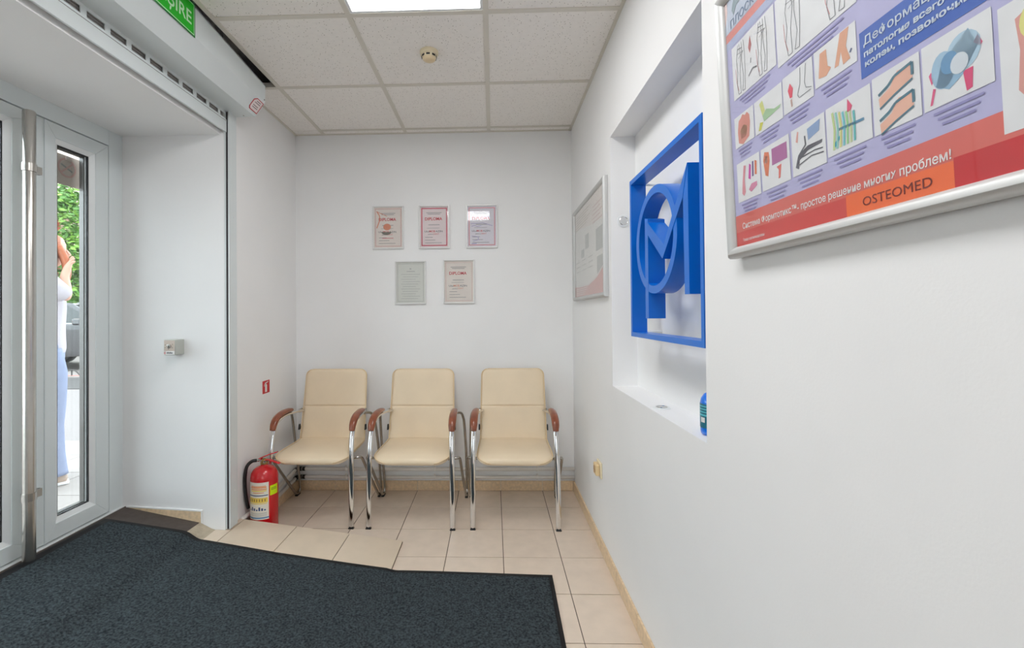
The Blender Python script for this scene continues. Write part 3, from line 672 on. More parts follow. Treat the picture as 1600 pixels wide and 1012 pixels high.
# ---------------------------------------------------------------- framed diplomas
INK_R = mat('ink_red', (206, 60, 72), .6); INK_G = mat('ink_grey', (140, 138, 140), .6); INK_D = mat('ink_dark', (84, 84, 92), .6)
INK_P = mat('ink_pink', (226, 150, 158), .6); INK_V = mat('ink_violet', (160, 150, 200), .6); INK_O = mat('ink_orange', (226, 150, 120), .6); INK_LG = mat('ink_light_grey', (186, 186, 182), .6)
def diploma(a0, a1, b0, b1, lab, paper, border, bw, kind):
    t = thing('framed_diploma', lab, 'diploma', ((a0+a1)/2, YB, b0), group='framed certificates on the back wall')
    pl = Plane((a0, YB, b0), (1, 0, 0), (0, 0, 1)); W, Hh = a1-a0, b1-b0; fw = .0095
    for k, q in enumerate(mitre(None, 0, 0, (0, W, 0, Hh), (fw, W-fw, fw, Hh-fw))):
        MB().prism([pl.p(x, y, .001) for x, y in q], pl.n*.015).build('frame_rail', SILV, t, bevel=.0025)
    b = MB(); pl.box(b, fw-.001, W-fw+.001, fw-.001, Hh-fw+.001, .001, .006); b.build('certificate', paper, t)
    s = W/.226; z = .0064
    m0 = .019
    if border:
        b = MB(); b.ring([pl.p(x, y, z) for x, y in ((m0, m0), (W-m0, m0), (W-m0, Hh-m0), (m0, Hh-m0))], [pl.p(x, y, z) for x, y in ((m0+bw, m0+bw), (W-m0-bw, m0+bw), (W-m0-bw, Hh-m0-bw), (m0+bw, Hh-m0-bw))], pl.n*.0002); b.build('border_print', border, t)
    b = MB(); b2 = MB(); b3 = MB(); b4 = MB()
    def ln(mb, x0, x1, y, hh=.0035): pl.rect(mb, x0, x1, y, y+hh, z+.0003)
    if kind == 'plain':
        pl.rect(b, W/2-.006, W/2+.006, Hh-.062, Hh-.052, z+.0003); ln(b, .085, .145, Hh-.078, .006)
        for k in range(11): 
            y = Hh-.098-.0175*k; ln(b3, .045+.01*((k*3) % 2), .182-.016*((k*7) % 3), y, .0032)
        b.build('text_print', INK_LG, t); b3.build('text_print', INK_LG, t)
    else:
        pl.text(b, 'DIPLOMA', .045, Hh-.108, .125, .022, z+.0004, .018); b.build('title_lettering', INK_R, t)
        ln(b3, .055, .165, Hh-.055); ln(b3, .065, .155, Hh-.065); ln(b3, .07, .15, Hh-.142 if kind != 'left' else Hh-.148)
        x0 = .042
        pl.text(b2, 'Ului', x0, Hh-.194, .032, .013, z+.0004); pl.text(b4, 'MOB', x0+.034, Hh-.194, .042, .014, z+.0004, .01); pl.text(b2, 'AZIN', x0+.079, Hh-.194, .050, .0135, z+.0004, .004)
        pl.text(b2, 'pentru', x0+.025, Hh-.212, .036, .009, z+.0004); pl.text(b4, 'DENT', x0+.065, Hh-.212, .04, .010, z+.0004)
        b2.build('name_lettering', INK_D, t); b4.build('name_lettering', INK_O if kind == 'left' else INK_R, t)
        for k in range(3): ln(b3, .045, .10+.02*k % .05, Hh-.232-.02*k, .003)
        ln(b3, .12, .165, Hh-.272, .003); ln(b3, .06, .15, Hh-.165, .002); b3.build('text_print', INK_G, t)
    if kind == 'picture':
        b = MB(); pl.line(b, [(.03, Hh-.038), (.05, Hh-.07), (.053, Hh-.10), (.03, Hh-.16)], .007, z+.0007); pl.line(b, [(.03, Hh-.04), (.105, Hh-.075)], .004, z+.0007); b.build('ribbon_print', INK_O, t)
        b = MB(); pl.shape(b, [(.105+.028*math.cos(a), Hh-.152+.024*math.sin(a)) for a in [2*PI*k/20 for k in range(20)]], z+.0008); b.build('emblem_print', mat('ink_salmon', (218, 140, 110), .6), t)
        b = MB(); pl.shape(b, [(.10+.036*math.cos(a), Hh-.188+.022*math.sin(a)) for a in [PI+PI*k/14 for k in range(15)]], z+.0009); b.build('emblem_print', mat('ink_moss', (120, 116, 104), .6), t)
        b = MB(); pl.rect(b, .07, .15, Hh-.235, Hh-.231, z+.0005); b.build('text_print', INK_R, t)
        b = MB(); b.lathe((0, 0, 0), [(0, 0)], 3) if False else None
    if kind == 'script':
        b = MB(); pl.line(b, [(.035, Hh-.135), (.09, Hh-.133), (.12, Hh-.13), (.19, Hh-.152)], .003, z+.0008)
        pl.line(b, [(.04, Hh-.155), (.06, Hh-.148), (.08, Hh-.156), (.11, Hh-.15)], .003, z+.0008); pl.line(b, [(.04, Hh-.225), (.085, Hh-.23), (.09, Hh-.25), (.05, Hh-.262)], .003, z+.0008); pl.line(b, [(.04, Hh-.28), (.075, Hh-.278)], .005, z+.0008); b.build('signature', INK_V, t)
    b = MB(); pl.box(b, fw-.001, W-fw+.001, fw-.001, Hh-fw+.001, .0085, .0095); b.build('cover_pane', COVER, t)
    return t
PK = mat('cream_certificate', (232, 222, 214), .6, var=.02); PPK = mat('pink_certificate', (236, 222, 222), .6, var=.02); PV = mat('lilac_certificate', (228, 224, 232), .6, var=.02); PGN = mat('pale_green_certificate', (218, 219, 211), .6, var=.02); PTN = mat('tan_certificate', (231, 222, 213), .6, var=.04, vscale=12)
diploma(-.869, -.643, 1.737, 2.049, 'framed diploma with orange ribbon and emblem, top row left', PK, mat('ink_soft_red', (216, 170, 164), .6), .004, 'picture')
diploma(-.534, -.310, 1.737, 2.049, 'framed diploma with bold crimson border, middle of top row', PPK, mat('ink_crimson', (214, 92, 112), .6), .007, 'plainred')
diploma(-.192, .035, 1.737, 2.048, 'framed lilac tinted diploma with violet handwriting, top row right', PV, INK_P, .006, 'script')
diploma(-.709, -.484, 1.337, 1.649, 'framed pale grey-green certificate without a red title, lower row', PGN, INK_LG, .003, 'plain')
diploma(-.361, -.133, 1.339, 1.655, 'framed tan tinted diploma in the lower row', PTN, mat('ink_faint_pink', (222, 196, 188), .6), .004, 'left')

# ---------------------------------------------------------------- blue logo in the niche
XF = .566
t = thing('blue_logo_sign', 'large blue framed emblem of ring and letters in the niche', 'sign', (.6, 1.53, 1.168))
def lg(pts, nm, dep=.06, parent=t): 
    return MB().prism([(XF, y, z) for y, z in pts], (dep, 0, 0)).build(nm, BLUE, parent)
y0, y1, z0, z1, fw = 1.211, 1.847, 1.168, 1.804, .018
for k, q in enumerate(mitre(None, 0, 0, (y0, y1, z0, z1), (y0+fw, y1-fw, z0+fw, z1-fw))): lg(q, 'frame_bar')
n = 64
MB().ring([(XF, 1.5735+.1935*math.cos(2*PI*k/n), 1.52+.1885*math.sin(2*PI*k/n)) for k in range(n)], [(XF, 1.5735+.164*math.cos(2*PI*k/n), 1.52+.161*math.sin(2*PI*k/n)) for k in range(n)], (.06, 0, 0)).build('ring', BLUE, t, smooth=True)
e = .0006
def lg2(pts, nm): return MB().prism([(XF-e, y, z) for y, z in pts], (.06+2*e, 0, 0)).build(nm, BLUE, t)
lg2([(1.667, 1.243), (1.636, 1.243), (1.636, 1.545), (1.500, 1.440), (1.334, 1.606), (1.327, 1.318), (1.297, 1.318), (1.300, 1.699), (1.484, 1.489), (1.668, 1.614)], 'letter_stroke') if False else None
b = MB()
def stroke(pts): b.prism([(XF-e, y, z) for y, z in pts], (.06+2*e, 0, 0))
bS = MB().prism([(XF-e, y, z) for y, z in [(1.667, 1.243), (1.636, 1.243), (1.636, 1.605), (1.667, 1.614)]], (.06+2*e, 0, 0)).build('letter_stem', BLUE, t)
MB().prism([(XF-2*e, y, z) for y, z in [(1.667, 1.614), (1.652, 1.560), (1.496, 1.443), (1.484, 1.489)]], (.06+3*e, 0, 0)).build('letter_diagonal', BLUE, t)
MB().prism([(XF-3*e, y, z) for y, z in [(1.484, 1.489), (1.496, 1.443), (1.334, 1.606), (1.300, 1.699)]], (.06+4*e, 0, 0)).build('letter_diagonal', BLUE, t)
MB().prism([(XF-e, y, z) for y, z in [(1.328, 1.318), (1.297, 1.318), (1.300, 1.699), (1.334, 1.610)]], (.06+2*e, 0, 0)).build('letter_stem', BLUE, t)
for y, z in ((1.83, 1.186), (1.83, 1.786), (1.228, 1.186), (1.228, 1.786)):
    MB().lathe((XF+.06, y, z), [(.005, 0), (.005, NX-XF-.06)], 12, axis='x').build('standoff_pin', PVCB, t, smooth=True)
# niche spots
def spot(c, axis, sgn, lab):
    t = thing('niche_spotlight', lab, 'spotlight', c, group='recessed spots in the niche')
    def L(pr): return [(r, sgn*h_) for r, h_ in pr]
    MB().lathe(c, L([(.031, 0), (.031, .002), (.028, .004), (.021, .004), (.019, .001)]), 28, axis=axis).build('trim_ring', PVCB, t, smooth=True)
    MB().lathe(c, L([(.021, .0045), (.019, .006), (.0165, .004)]), 28, axis=axis).build('chrome_ring', CHROME, t, smooth=True)
    MB().lathe(c, L([(.0168, .002), (.012, .0035), (0, .004)]), 20, axis=axis).build('lens', mat('spot_lens', (150, 148, 146), .15, metal=.8), t, smooth=True)
spot((.626, NY1, 1.703), 'y', -1, 'small round recessed spotlight on the niche side beside emblem')
spot((.613, 1.648, NZ0), 'z', 1, 'small round recessed spotlight in the niche sill')
# blue bottle on the sill
t = thing('liquid_bottle', 'blue plastic bottle with teal label on the niche sill', 'bottle', (.625, 1.29, NZ0))
c = (.625, 1.288, NZ0)
MB().lathe(c, [(.028, .0), (.033, .004), (.0345, .012), (.0345, .092), (.032, .104), (.024, .116), (.014, .122), (.0135, .128)], 32).build('body', mat('blue_liquid_plastic', (12, 118, 232), .15, coat=.4), t, smooth='all')
MB().lathe(c, [(.0350, .022), (.0352, .024), (.0352, .088), (.0350, .09)], 32, cap=False).build('label_band', mat('teal_label', (12, 110, 132), .4), t, smooth=True)
MB().lathe(c, [(.0158, .124), (.016, .126), (.016, .15), (.0145, .152), (0, .152)], 20).build('cap', mat('white_cap', (226, 216, 222), .4), t, smooth=True)
pb = math.atan2(-c[1], -c[0])
def bw(a0, a1, z0, z1, m, dr): MB().lathe(c, [(.0352+dr, z0), (.0352+dr, z1)], 8, a0=pb+math.radians(a0), a1=pb+math.radians(a1)).build('label_print', m, t, smooth='all')
CY = mat('cyan_print', (96, 200, 214), .4)
for k in range(4): bw(-75, -20, .085-.008*k, .0815-.008*k, CY, .0006)
bw(-62, -38, .038, .052, PAPER, .0008); bw(-70, 0, .056, .0585, CY, .0006)

# ---------------------------------------------------------------- posters
def snap_frame(pl, W, Hh, t, fw=.024, th=.016):
    for q in mitre(None, 0, 0, (0, W, 0, Hh), (fw, W-fw, fw, Hh-fw)):
        (oa, ob, ib, ia) = q
        mid = lambda p, r, k: (p[0]+(r[0]-p[0])*k, p[1]+(r[1]-p[1])*k)
        vs = []; prof = ((0, -.012), (0, .003), (.12, .009), (.35, .0125), (.65, .0115), (.9, .005), (1, .001), (1, -.012))
        for P_, R_ in ((oa, ia), (ob, ib)):
            for k, hh in prof: m_ = mid(P_, R_, k); vs.append(pl.p(m_[0], m_[1], hh))
        n_ = len(prof); fs = [(i, i+1, i+1+n_, i+n_) for i in range(n_-1)]+[(n_-1, 0, n_, 2*n_-1), tuple(range(n_)), tuple(range(n_, 2*n_))]
        MB().add(vs, fs).build('frame_rail', ALU, t, smooth=True)
cmap = {}
def pc(rgb): 
    k = 'print_%02x%02x%02x' % rgb
    return mat(k, rgb, .55, var=.03, vscale=30)
# large chart beside the camera
PW, PH = .86, .592
pp = Plane((.547, 1.034, 1.386), (0, -1, 0), (-.04, 0, 1))
t = thing('anatomy_poster', 'large lilac foot anatomy chart in silver frame, cut by picture edge', 'poster', (.547, .604, 1.386), group='framed medical charts on the right wall')
snap_frame(pp, PW, PH, t)
b = MB(); pp.box(b, .01, PW-.01, .01, PH-.01, -.009, -.003); b.build('backing_board', PAPER, t)
b = MB(); pp.box(b, .017, PW-.017, .022, PH-.022, -.0029, -.0020); sheet = b.build('chart_sheet', pc((188, 186, 222)), t)
def part(nm, fn, m, par=None):
    b = MB(); fn(b); return b.build(nm, m, par or t)
R_ = lambda a0, a1, b0, b1, c: (lambda b: pp.rect(b, a0, a1, b0, b1, c))
Z0 = -.0016
part('title_band', R_(.018, PW-.018, .499, PH-.023, Z0), pc((196, 206, 222)), sheet)
part('title_corner', lambda b: pp.shape(b, [(.018, .499), (.034, .545), (.034, PH-.023), (.018, PH-.023)], Z0+.0002), pc((228, 196, 190)), sheet)
part('red_rule', R_(.018, .22, .480, .498, Z0), pc((226, 140, 132)), sheet)
part('blue_strip', R_(.018, PW-.018, .462, .480, Z0+.0001), pc((176, 186, 216)), sheet)
part('title_lettering', lambda b: pp.text(b, 'ПЛОСКОСТОПИЕ', .044, .503, .21, .017, Z0+.0006, .01), pc((104, 128, 160)), sheet)
part('title_icon', lambda b: pp.shape(b, [(.058, .525), (.07, .54), (.09, .54), (.09, .556), (.06, .556), (.055, .548), (.052, .538)], Z0+.0006), pc((140, 160, 168)), sheet)
part('red_footer', R_(.018, PW-.018, .055, .092, Z0), pc((222, 112, 102)), sheet)
part('red_footer', R_(.018, PW-.018, .023, .055, Z0), pc((216, 76, 70)), sheet)
part('red_footer', R_(.494, PW-.018, .023, .060, Z0+.0002), pc((206, 46, 52)), sheet)
part('orange_block', R_(.333, .494, .023, .057, Z0+.0003), pc((248, 116, 64)), sheet)
part('slogan_lettering', lambda b: pp.text(b, 'Система Формтотикс™- простое решение многих проблем!', .050, .060, .442, .0125, Z0+.0006, .012), pc((240, 238, 236)), sheet)
part('clinic_lettering', lambda b: pp.text(b, 'OSTEOMED', .364, .034, .104, .0135, Z0+.0008, .0), pc((126, 44, 40)), sheet)
part('note_lettering', lambda b: pp.text(b, 'Товар сертифицирован', .049, .033, .076, .006, Z0+.0006, .02), pc((236, 220, 216)), sheet)
part('blue_banner', R_(.373, .62, .217, .284, Z0), pc((72, 108, 190)), sheet)
bt = pc((208, 220, 232))
part('banner_lettering', lambda b: pp.text(b, 'Деформации стоп', .380, .262, .165, .0125, Z0+.0006, .012), bt, sheet)
part('banner_lettering', lambda b: pp.text(b, 'патология всего тела, бёдер', .380, .2455, .20, .0085, Z0+.0006, .035), bt, sheet)
part('banner_lettering', lambda b: pp.text(b, 'колен, позвоночника и таза', .381, .231, .21, .0085, Z0+.0006, .035), bt, sheet)
CAPT = pc((150, 146, 194)); PWH = pc((232, 233, 234)); PEDGE = pc((140, 138, 190))
def panel(a0, a1, b0, b1, cap=3):
    p = part('illustration_panel', R_(a0, a1, b0, b1, Z0+.0003), PWH, sheet)
    if cap:
        b = MB()
        for k in range(cap):
            ww = (a1-a0)*(.72-.12*((k*7) % 3)); pp.rect(b, a0+(a1-a0-ww)*.5, a0+(a1-a0+ww)*.5, b0-.009-.0075*k, b0-.0058-.0075*k, Z0+.0004)
        b.build('caption_print', CAPT, sheet)
    def to(x, y): return (a0+(a1-a0)*x, b0+(b1-b0)*y)
    return to
def draw(to, items):
    for kind, rgb, pts, *w_ in items:
        b = MB(); q = [to(*p) for p in pts]
        if kind == 'f': pp.shape(b, q, Z0+.0006)
        elif kind == 'l': pp.line(b, q, w_[0] if w_ else .0012, Z0+.0008)
        elif kind == 'o':
            (cx, cy), (rx_, ry_) = q[0], pts[1]
            pp.shape(b, [(cx+rx_*math.cos(2*PI*k/18), cy+ry_*math.sin(2*PI*k/18)) for k in range(18)], Z0+.0006+.0001*(w_[0] if w_ else 0))
        b.build('drawing', pc(rgb), sheet)
GL = (132, 134, 140); PKR = (226, 90, 130); SK = (226, 170, 140)
legs = lambda x: [('l', GL, [(x, .95), (x-.05, .7), (x-.03, .45), (x-.06, .25), (x-.03, .05), (x+.03, .05), (x+.02, .4), (x+.06, .7), (x+.03, .95)]), ('l', GL, [(x+.09, .95), (x+.08, .6), (x+.11, .3), (x+.07, .06), (x+.13, .05), (x+.15, .35), (x+.16, .7), (x+.14, .95)]), ('l', (214, 130, 130), [(x-.08, .55), (x-.07, .3), (x-.03, .12)], .001), ('l', GL, [(x-.02, .88), (x+.1, .84)], .002), ('l', GL, [(x-.04, .8), (x+.13, .76), (x, .7)], .001)]
to = panel(.043, .189, .343, .458); draw(to, legs(.17)+legs(.68)+[('f', (186, 110, 110), [(.42, .72), (.47, .9), (.5, .72), (.45, .6)]), ('l', GL, [(.4, .22), (.5, .3), (.6, .26)], .003), ('l', GL, [(.46, .42), (.47, .5)], .002)])
to = panel(.193, .372, .333, .458, 3); draw(to, legs(.2)+[('f', (226, 160, 160), [(.55, .5), (.6, .75), (.66, .7), (.6, .48)]), ('l', (150, 206, 160), [(.72, .5), (.8, .9)], .004)]+legs(.75))
to = panel(.378, .60, .333, .458, 2); draw(to, legs(.3)+legs(.7))
to = panel(.64, .83, .25, .458, 2); draw(to, legs(.2)+legs(.6))
to = panel(.039, .110, .238, .305); draw(to, [('f', (222, 150, 136), [(.2, .12), (.42, .02), (.75, .15), (.82, .55), (.8, .8), (.68, .93), (.58, .88), (.45, .96), (.36, .88), (.24, .82), (.17, .5)]), ('f', (234, 200, 160), [(.32, .2), (.6, .2), (.68, .5), (.5, .62), (.3, .5)])])
to = panel(.1135, .2, .238, .305); draw(to, [('f', (214, 218, 140), [(.2, .85), (.32, .9), (.4, .55), (.3, .45)]), ('f', (168, 200, 160), [(.3, .45), (.45, .58), (.72, .42), (.95, .42), (.9, .34), (.5, .28), (.35, .25)]), ('f', (216, 214, 90), [(.13, .08), (.2, .3), (.32, .26), (.22, .06)])])
to = panel(.2025, .279, .240, .307); draw(to, [('f', (226, 90, 110), [(.24, .35), (.18, .58), (.26, .74), (.36, .56), (.32, .34)]), ('l', GL, [(.62, .95), (.6, .55), (.5, .3), (.55, .2), (.92, .22)]), ('l', GL, [(.8, .95), (.74, .5), (.78, .34), (.95, .26)]), ('l', (200, 170, 160), [(.28, .3), (.3, .1)], .004)])
to = panel(.283, .368, .248, .308); draw(to, [('f', SK, [(.1, .22), (.16, .86), (.32, .86), (.34, .4), (.42, .3), (.3, .16)]), ('f', SK, [(.5, .2), (.66, .98), (.86, .98), (.78, .55), (.86, .18), (.7, .14), (.66, .5), (.6, .2)]), ('l', (110, 120, 150), [(.86, .32), (.9, .4)], .003)])
to = panel(.039, .122, .119, .204); draw(to, [('f', (224, 150, 160), [(.2, .2), (.28, .12), (.36, .2), (.34, .5), (.42, .85), (.32, .88), (.24, .5)]), ('f', (212, 80, 170), [(.5, .5), (.56, .85), (.64, .8), (.6, .45)]), ('f', (110, 90, 140), [(.66, .5), (.69, .86), (.75, .86), (.73, .5)]), ('f', (232, 130, 90), [(.78, .52), (.8, .86), (.88, .82), (.86, .5)]), ('f', (216, 140, 170), [(.5, .22), (.62, .34), (.85, .34), (.86, .24), (.6, .14)])])
to = panel(.127, .212, .120, .204); draw(to, [('f', (224, 130, 96), [(.14, .35), (.08, .72), (.14, .9), (.3, .85), (.32, .65), (.24, .3)]), ('f', (178, 110, 160), [(.4, .5), (.4, .88), (.92, .86), (.92, .5)]), ('f', (226, 190, 180), [(.13, .62), (.14, .8), (.24, .78), (.25, .64)]), ('f', (226, 120, 110), [(.55, .42), (.72, .44), (.66, .14), (.6, .14), (.62, .34)])])
to = panel(.218, .299, .121, .204); draw(to, [('f', (146, 170, 206), [(.52, .62), (.5, .86), (.88, .92), (.84, .7)]), ('f', (96, 96, 104), [(.1, .18), (.2, .12), (.24, .3), (.5, .42), (.9, .44), (.92, .5), (.5, .52), (.2, .42)]), ('l', (96, 96, 104), [(.24, .42), (.44, .56), (.42, .75)], .003), ('l', (96, 96, 104), [(.2, .2), (.6, .28), (.94, .24)], .002), ('l', (96, 96, 104), [(.3, .34), (.7, .36), (.92, .33)], .002), ('f', (228, 170, 160), [(.14, .72), (.2, .92), (.24, .9), (.2, .68)])])
to = panel(.302, .387, .127, .205); draw(to, [('f', (226, 96, 130), [(.5, .72), (.52, .96), (.62, .78), (.56, .68)])]+[('l', c_, [(.16+.08*k, .1), (.2+.075*k, .5), (.16+.08*k, .86-.03*k)], .004) for k, c_ in enumerate([(196, 214, 150), (150, 206, 196), (216, 214, 140), (120, 196, 206), (160, 210, 150), (196, 206, 160), (110, 190, 190)])]+[('f', (40, 170, 200), [(.15, .2), (.3, .34), (.32, .28), (.2, .14)]), ('l', (90, 140, 170), [(.3, .46), (.85, .42)], .004)])
to = panel(.390, .460, .1265, .2075); 
for dy in (0, -.44): draw(to, [('f', (236, 186, 164), [(.14, .6+dy), (.4, .7+dy), (.56, .9+dy), (.86, .86+dy), (.86, .66+dy), (.5, .56+dy), (.16, .44+dy)]), ('l', (84, 124, 140), [(.14, .66+dy), (.36, .74+dy), (.5, .84+dy), (.86, .9+dy), (.86, .7+dy)], .004), ('l', (84, 124, 140), [(.16, .42+dy), (.5, .54+dy), (.86, .64+dy)], .003)])
to = panel(.463, .5415, .127, .208); draw(to, [('o', (178, 206, 224), [(.62, .62), (.019, .022)]), ('o', (166, 198, 220), [(.32, .5), (.014, .022)]), ('f', (150, 186, 212), [(.2, .3), (.3, .6), (.7, .9), (.82, .6), (.6, .3), (.4, .18)]), ('o', (112, 158, 196), [(.42, .56), (.010, .013)], 2), ('o', (214, 222, 228), [(.56, .48), (.010, .012)], 3), ('f', (226, 84, 128), [(.6, .34), (.74, .34), (.72, .06), (.64, .04)]), ('f', (226, 100, 140), [(.1, .52), (.14, .56), (.18, .42), (.14, .36)]), ('f', (226, 100, 140), [(.76, .66), (.82, .74), (.88, .6), (.84, .56)]), ('f', (226, 100, 140), [(.1, .06), (.14, .06), (.2, .28), (.16, .3)])])
to = panel(.547, .70, .066, .2, 0); draw(to, [('f', (222, 160, 150), [(.1, .3), (.12, .6), (.1, .85), (.3, .95), (.5, .7), (.4, .4), (.42, .15), (.2, .12)]), ('o', (226, 222, 140), [(.24, .78), (.018, .022)], 1), ('o', (226, 222, 150), [(.26, .32), (.02, .024)], 1), ('o', (176, 210, 150), [(.28, .8), (.008, .012)], 2)])
b = MB(); pp.box(b, .02, PW-.02, .024, PH-.024, .0002, .0008); b.build('cover_sheet', COVER, t)
# smaller looking chart farther along the wall
p2 = Plane((.553, 3.045, 1.345), (0, -1, 0), (0, 0, 1)); W2, H2 = .855, .597
t2 = thing('pale_poster', 'pale chart, glare put into its colours, in silver frame between the corner and niche', 'poster', (.553, 2.62, 1.345), group='framed medical charts on the right wall')
snap_frame(p2, W2, H2, t2)
b = MB(); p2.box(b, .01, W2-.01, .01, H2-.01, -.009, -.003); b.build('backing_board', PAPER, t2)
b = MB(); p2.box(b, .02, W2-.02, .022, H2-.022, -.0029, -.002); s2 = b.build('chart_sheet', pc((242, 241, 235)), t2)  # sheet colour raised to carry the glare that washes the chart
def part2(nm, fn, rgb): b = MB(); fn(b); return b.build(nm, pc(rgb), s2)
part2('pink_heading', lambda b: p2.shape(b, [(.02, .47), (.02, H2-.022), (W2-.02, H2-.022), (W2-.02, .40), (.5, .42)], Z0), (242, 232, 224))
for k in range(6): part2('text_print', lambda b: p2.rect(b, .06, .5-.05*(k % 3), .535-.016*k, .541-.016*k, Z0+.0003), (206, 196, 176))
for k in range(5): part2('text_print', lambda b: p2.rect(b, .56, .78-.04*(k % 2), .50-.022*k, .508-.022*k, Z0+.0003), (220, 196, 190))
for a0, a1, b0, b1 in ((.36, .46, .30, .385), (.64, .80, .25, .37), (.66, .79, .13, .22), (.24, .33, .26, .31)): part2('photo_print', lambda b: p2.rect(b, a0, a1, b0, b1, Z0+.0003), (186, 190, 184))
for k in range(9): part2('text_print', lambda b: p2.rect(b, .08+.18*(k % 3), .2+.18*(k % 3), .24-.03*(k//3), .246-.03*(k//3), Z0+.0003), (200, 200, 192))
part2('red_swoosh', lambda b: p2.shape(b, [(.022, .023), (.022, .09), (.2, .082), (.45, .08), (.65, .11), (W2-.02, .165), (W2-.02, .023)], Z0+.0004), (226, 170, 162))
part2('pale_stripe', lambda b: p2.shape(b, [(.022, .094), (.2, .088), (.45, .088), (.65, .12), (W2-.02, .178), (W2-.02, .168), (.65, .112), (.45, .081), (.022, .09)], Z0+.0005), (238, 226, 222))
for k in range(4): part2('text_print', lambda b: p2.rect(b, .06, .42-.03*k, .07-.012*k, .074-.012*k, Z0+.0006), (240, 226, 222))
b = MB(); p2.box(b, .02, W2-.02, .024, H2-.024, .0002, .0008); b.build('cover_sheet', COVER, t2)

# ================================================================ OUTSIDE THE DOOR
PAVE = mat('pale_paving', (148, 139, 134), .7, var=.05, vscale=9); PJ = mat('paving_joint', (122, 113, 109), .9)
ASPH = mat('pale_asphalt', (128, 120, 118), .9, var=.1, vscale=60); DGREY = mat('dark_grey_matt', (78, 74, 72), .8, var=.1, vscale=20)
struct(MB().box(XO+.01, 20, -16, YR-.15, ZG-.2, ZG).build('yard', PAVE), 'pale paving behind the building')
gr = struct(MB().box(-60, XO, -20, 3.92, ZG-.2, ZG-.006).build('pavement', PJ), 'pale paved forecourt outside the door')
pm_ = None
for i in range(7):
    for j in range(9):
        if pm_ is None:
            o = MB().box(-.197, .197, -.197, .197, -.02, 0).build('paving_slab', PAVE, gr, local=True); pm_ = o.data
        else: o = bpy.data.objects.new('paving_slab', pm_); COL.objects.link(o); o.parent = gr
        o.location = (XO-.2-.4*i, .52+.4*j, ZG)
struct(MB().box(-60, XO-2.81, -20, 3.9, ZG-.1, ZG).box(XO-2.8, XO, -20, .31, ZG-.1, ZG).build('forecourt', PAVE), 'plain paving beyond the slabs')
struct(MB().box(-60, 10, 3.92, 6.75, ZG-.2, ZG-.01).build('road', ASPH), 'pale asphalt lane')
struct(MB().box(-60, 10, 6.75, 7.95, ZG-.2, ZG+.0).build('dark_lane_band', DGREY), 'dark strip of the lane')  # flat dark band between the lane and the far pavement
struct(MB().box(-60, 10, 7.95, 40, ZG-.2, ZG+.02).build('far_pavement', PAVE), 'pale pavement across the lane')
t = thing('parking_hoop', 'low red and dark parking hoop standing before the car', 'barrier', (-7.85, 8.06, ZG+.02))
MB().tube([(-8.02, 8.06, ZG+.02), (-7.93, 8.06, ZG+.11), (-7.88, 8.06, ZG+.125), (-7.82, 8.06, ZG+.125), (-7.77, 8.06, ZG+.11), (-7.68, 8.06, ZG+.02)], .012, 8, smooth=3).build('hoop', DGREY, t, smooth='all')
MB().tube([(-7.85, 8.06, ZG+.02), (-7.85, 8.06, ZG+.125)], .012, 8).build('post', DGREY, t, smooth=True)
MB().box(-8.3, -7.3, 8.05, 8.07, ZG+.021, ZG+.03).build('base_bar', mat('faded_red_steel', (196, 120, 110), .5), t)

# parked car, side on, nose to the right
CBODY = mat('dark_car_paint', (52, 50, 52), .18, coat=1.0, var=.02); CGL = mat('tinted_car_glass', (34, 40, 38), .05, var=.02, spec=.8)
cx0, cy0, gz = -9.0, 8.75, ZG+.02
t = thing('parked_car', 'dark parked car seen through the side glass of the door', 'car', (cx0, cy0+.88, gz))
def C(x, y, z): return (cx0+x, cy0+y, gz+z)
prof = [(-2.2, .35), (-2.2, .75), (-2.1, .92), (-1.2, .97), (.9, .95), (1.35, .90), (2.0, .74), (2.2, .6), (2.2, .32), (1.8, .25), (1.72, .25)]
for wx in (1.38, -1.35): pass
def wheelarch(wx): return [(wx+.36*math.cos(a), .31+.36*math.sin(a)) for a in [PI*k/8 for k in range(9)]]
loop = prof[:9]+[(1.75, .28)]+wheelarch(1.38)[0:]+[(-.98, .24)]+wheelarch(-1.35)+[(-1.72, .28)]
b = MB(); b.prism([C(x, 0, z) for x, z in loop], (0, 1.76, 0)); b.build('body', CBODY, t, bevel=.05, seg=3)
cab = [(-1.75, .93), (-1.35, 1.30), (-.9, 1.41), (-.1, 1.43), (.3, 1.38), (1.15, .92)]
def cabv(ins, k): return [C(x, ins*(0 if z < 1 else 1)+k, z) for x, z in cab]
n = len(cab); b = MB(); vs = [C(x, .04+.16*max(0, (z-.93)/.5), z) for x, z in cab]+[C(x, 1.72-.16*max(0, (z-.93)/.5), z) for x, z in cab]
b.add(vs, [tuple(range(n)), tuple(range(2*n-1, n-1, -1))]+[(i, (i+1) % n, (i+1) % n+n, i+n) for i in range(n)]); b.build('cabin', CBODY, t, bevel=.03)
def sidewin(pts, nm): 
    b = MB(); b.prism([C(x, .028+.16*max(0, (z-.93)/.5), z) for x, z in pts], (0, .012, 0)); b.build(nm, CGL, t)
sidewin([(.96, .97), (.22, 1.335), (-.28, 1.37), (-.28, .97)], 'side_window'); sidewin([(-.36, .97), (-.36, 1.37), (-.85, 1.355), (-1.22, 1.26), (-1.5, .98)], 'side_window')
b = MB(); b.add([C(1.165, .16, .935), C(1.165, 1.6, .935), C(.33, 1.5, 1.385), C(.33, .26, 1.385)], [(0, 1, 2, 3)]); o = b.build('windscreen', CGL, t); md = o.modifiers.new('t', 'SOLIDIFY'); md.thickness = .01; md.offset = 1
MB().box(*(lambda a, c_: (a[0], c_[0], a[1], c_[1], a[2], c_[2]))(C(.62, -.16, .93), C(.80, .05, 1.06))).build('door_mirror', CBODY, t, bevel=.03)
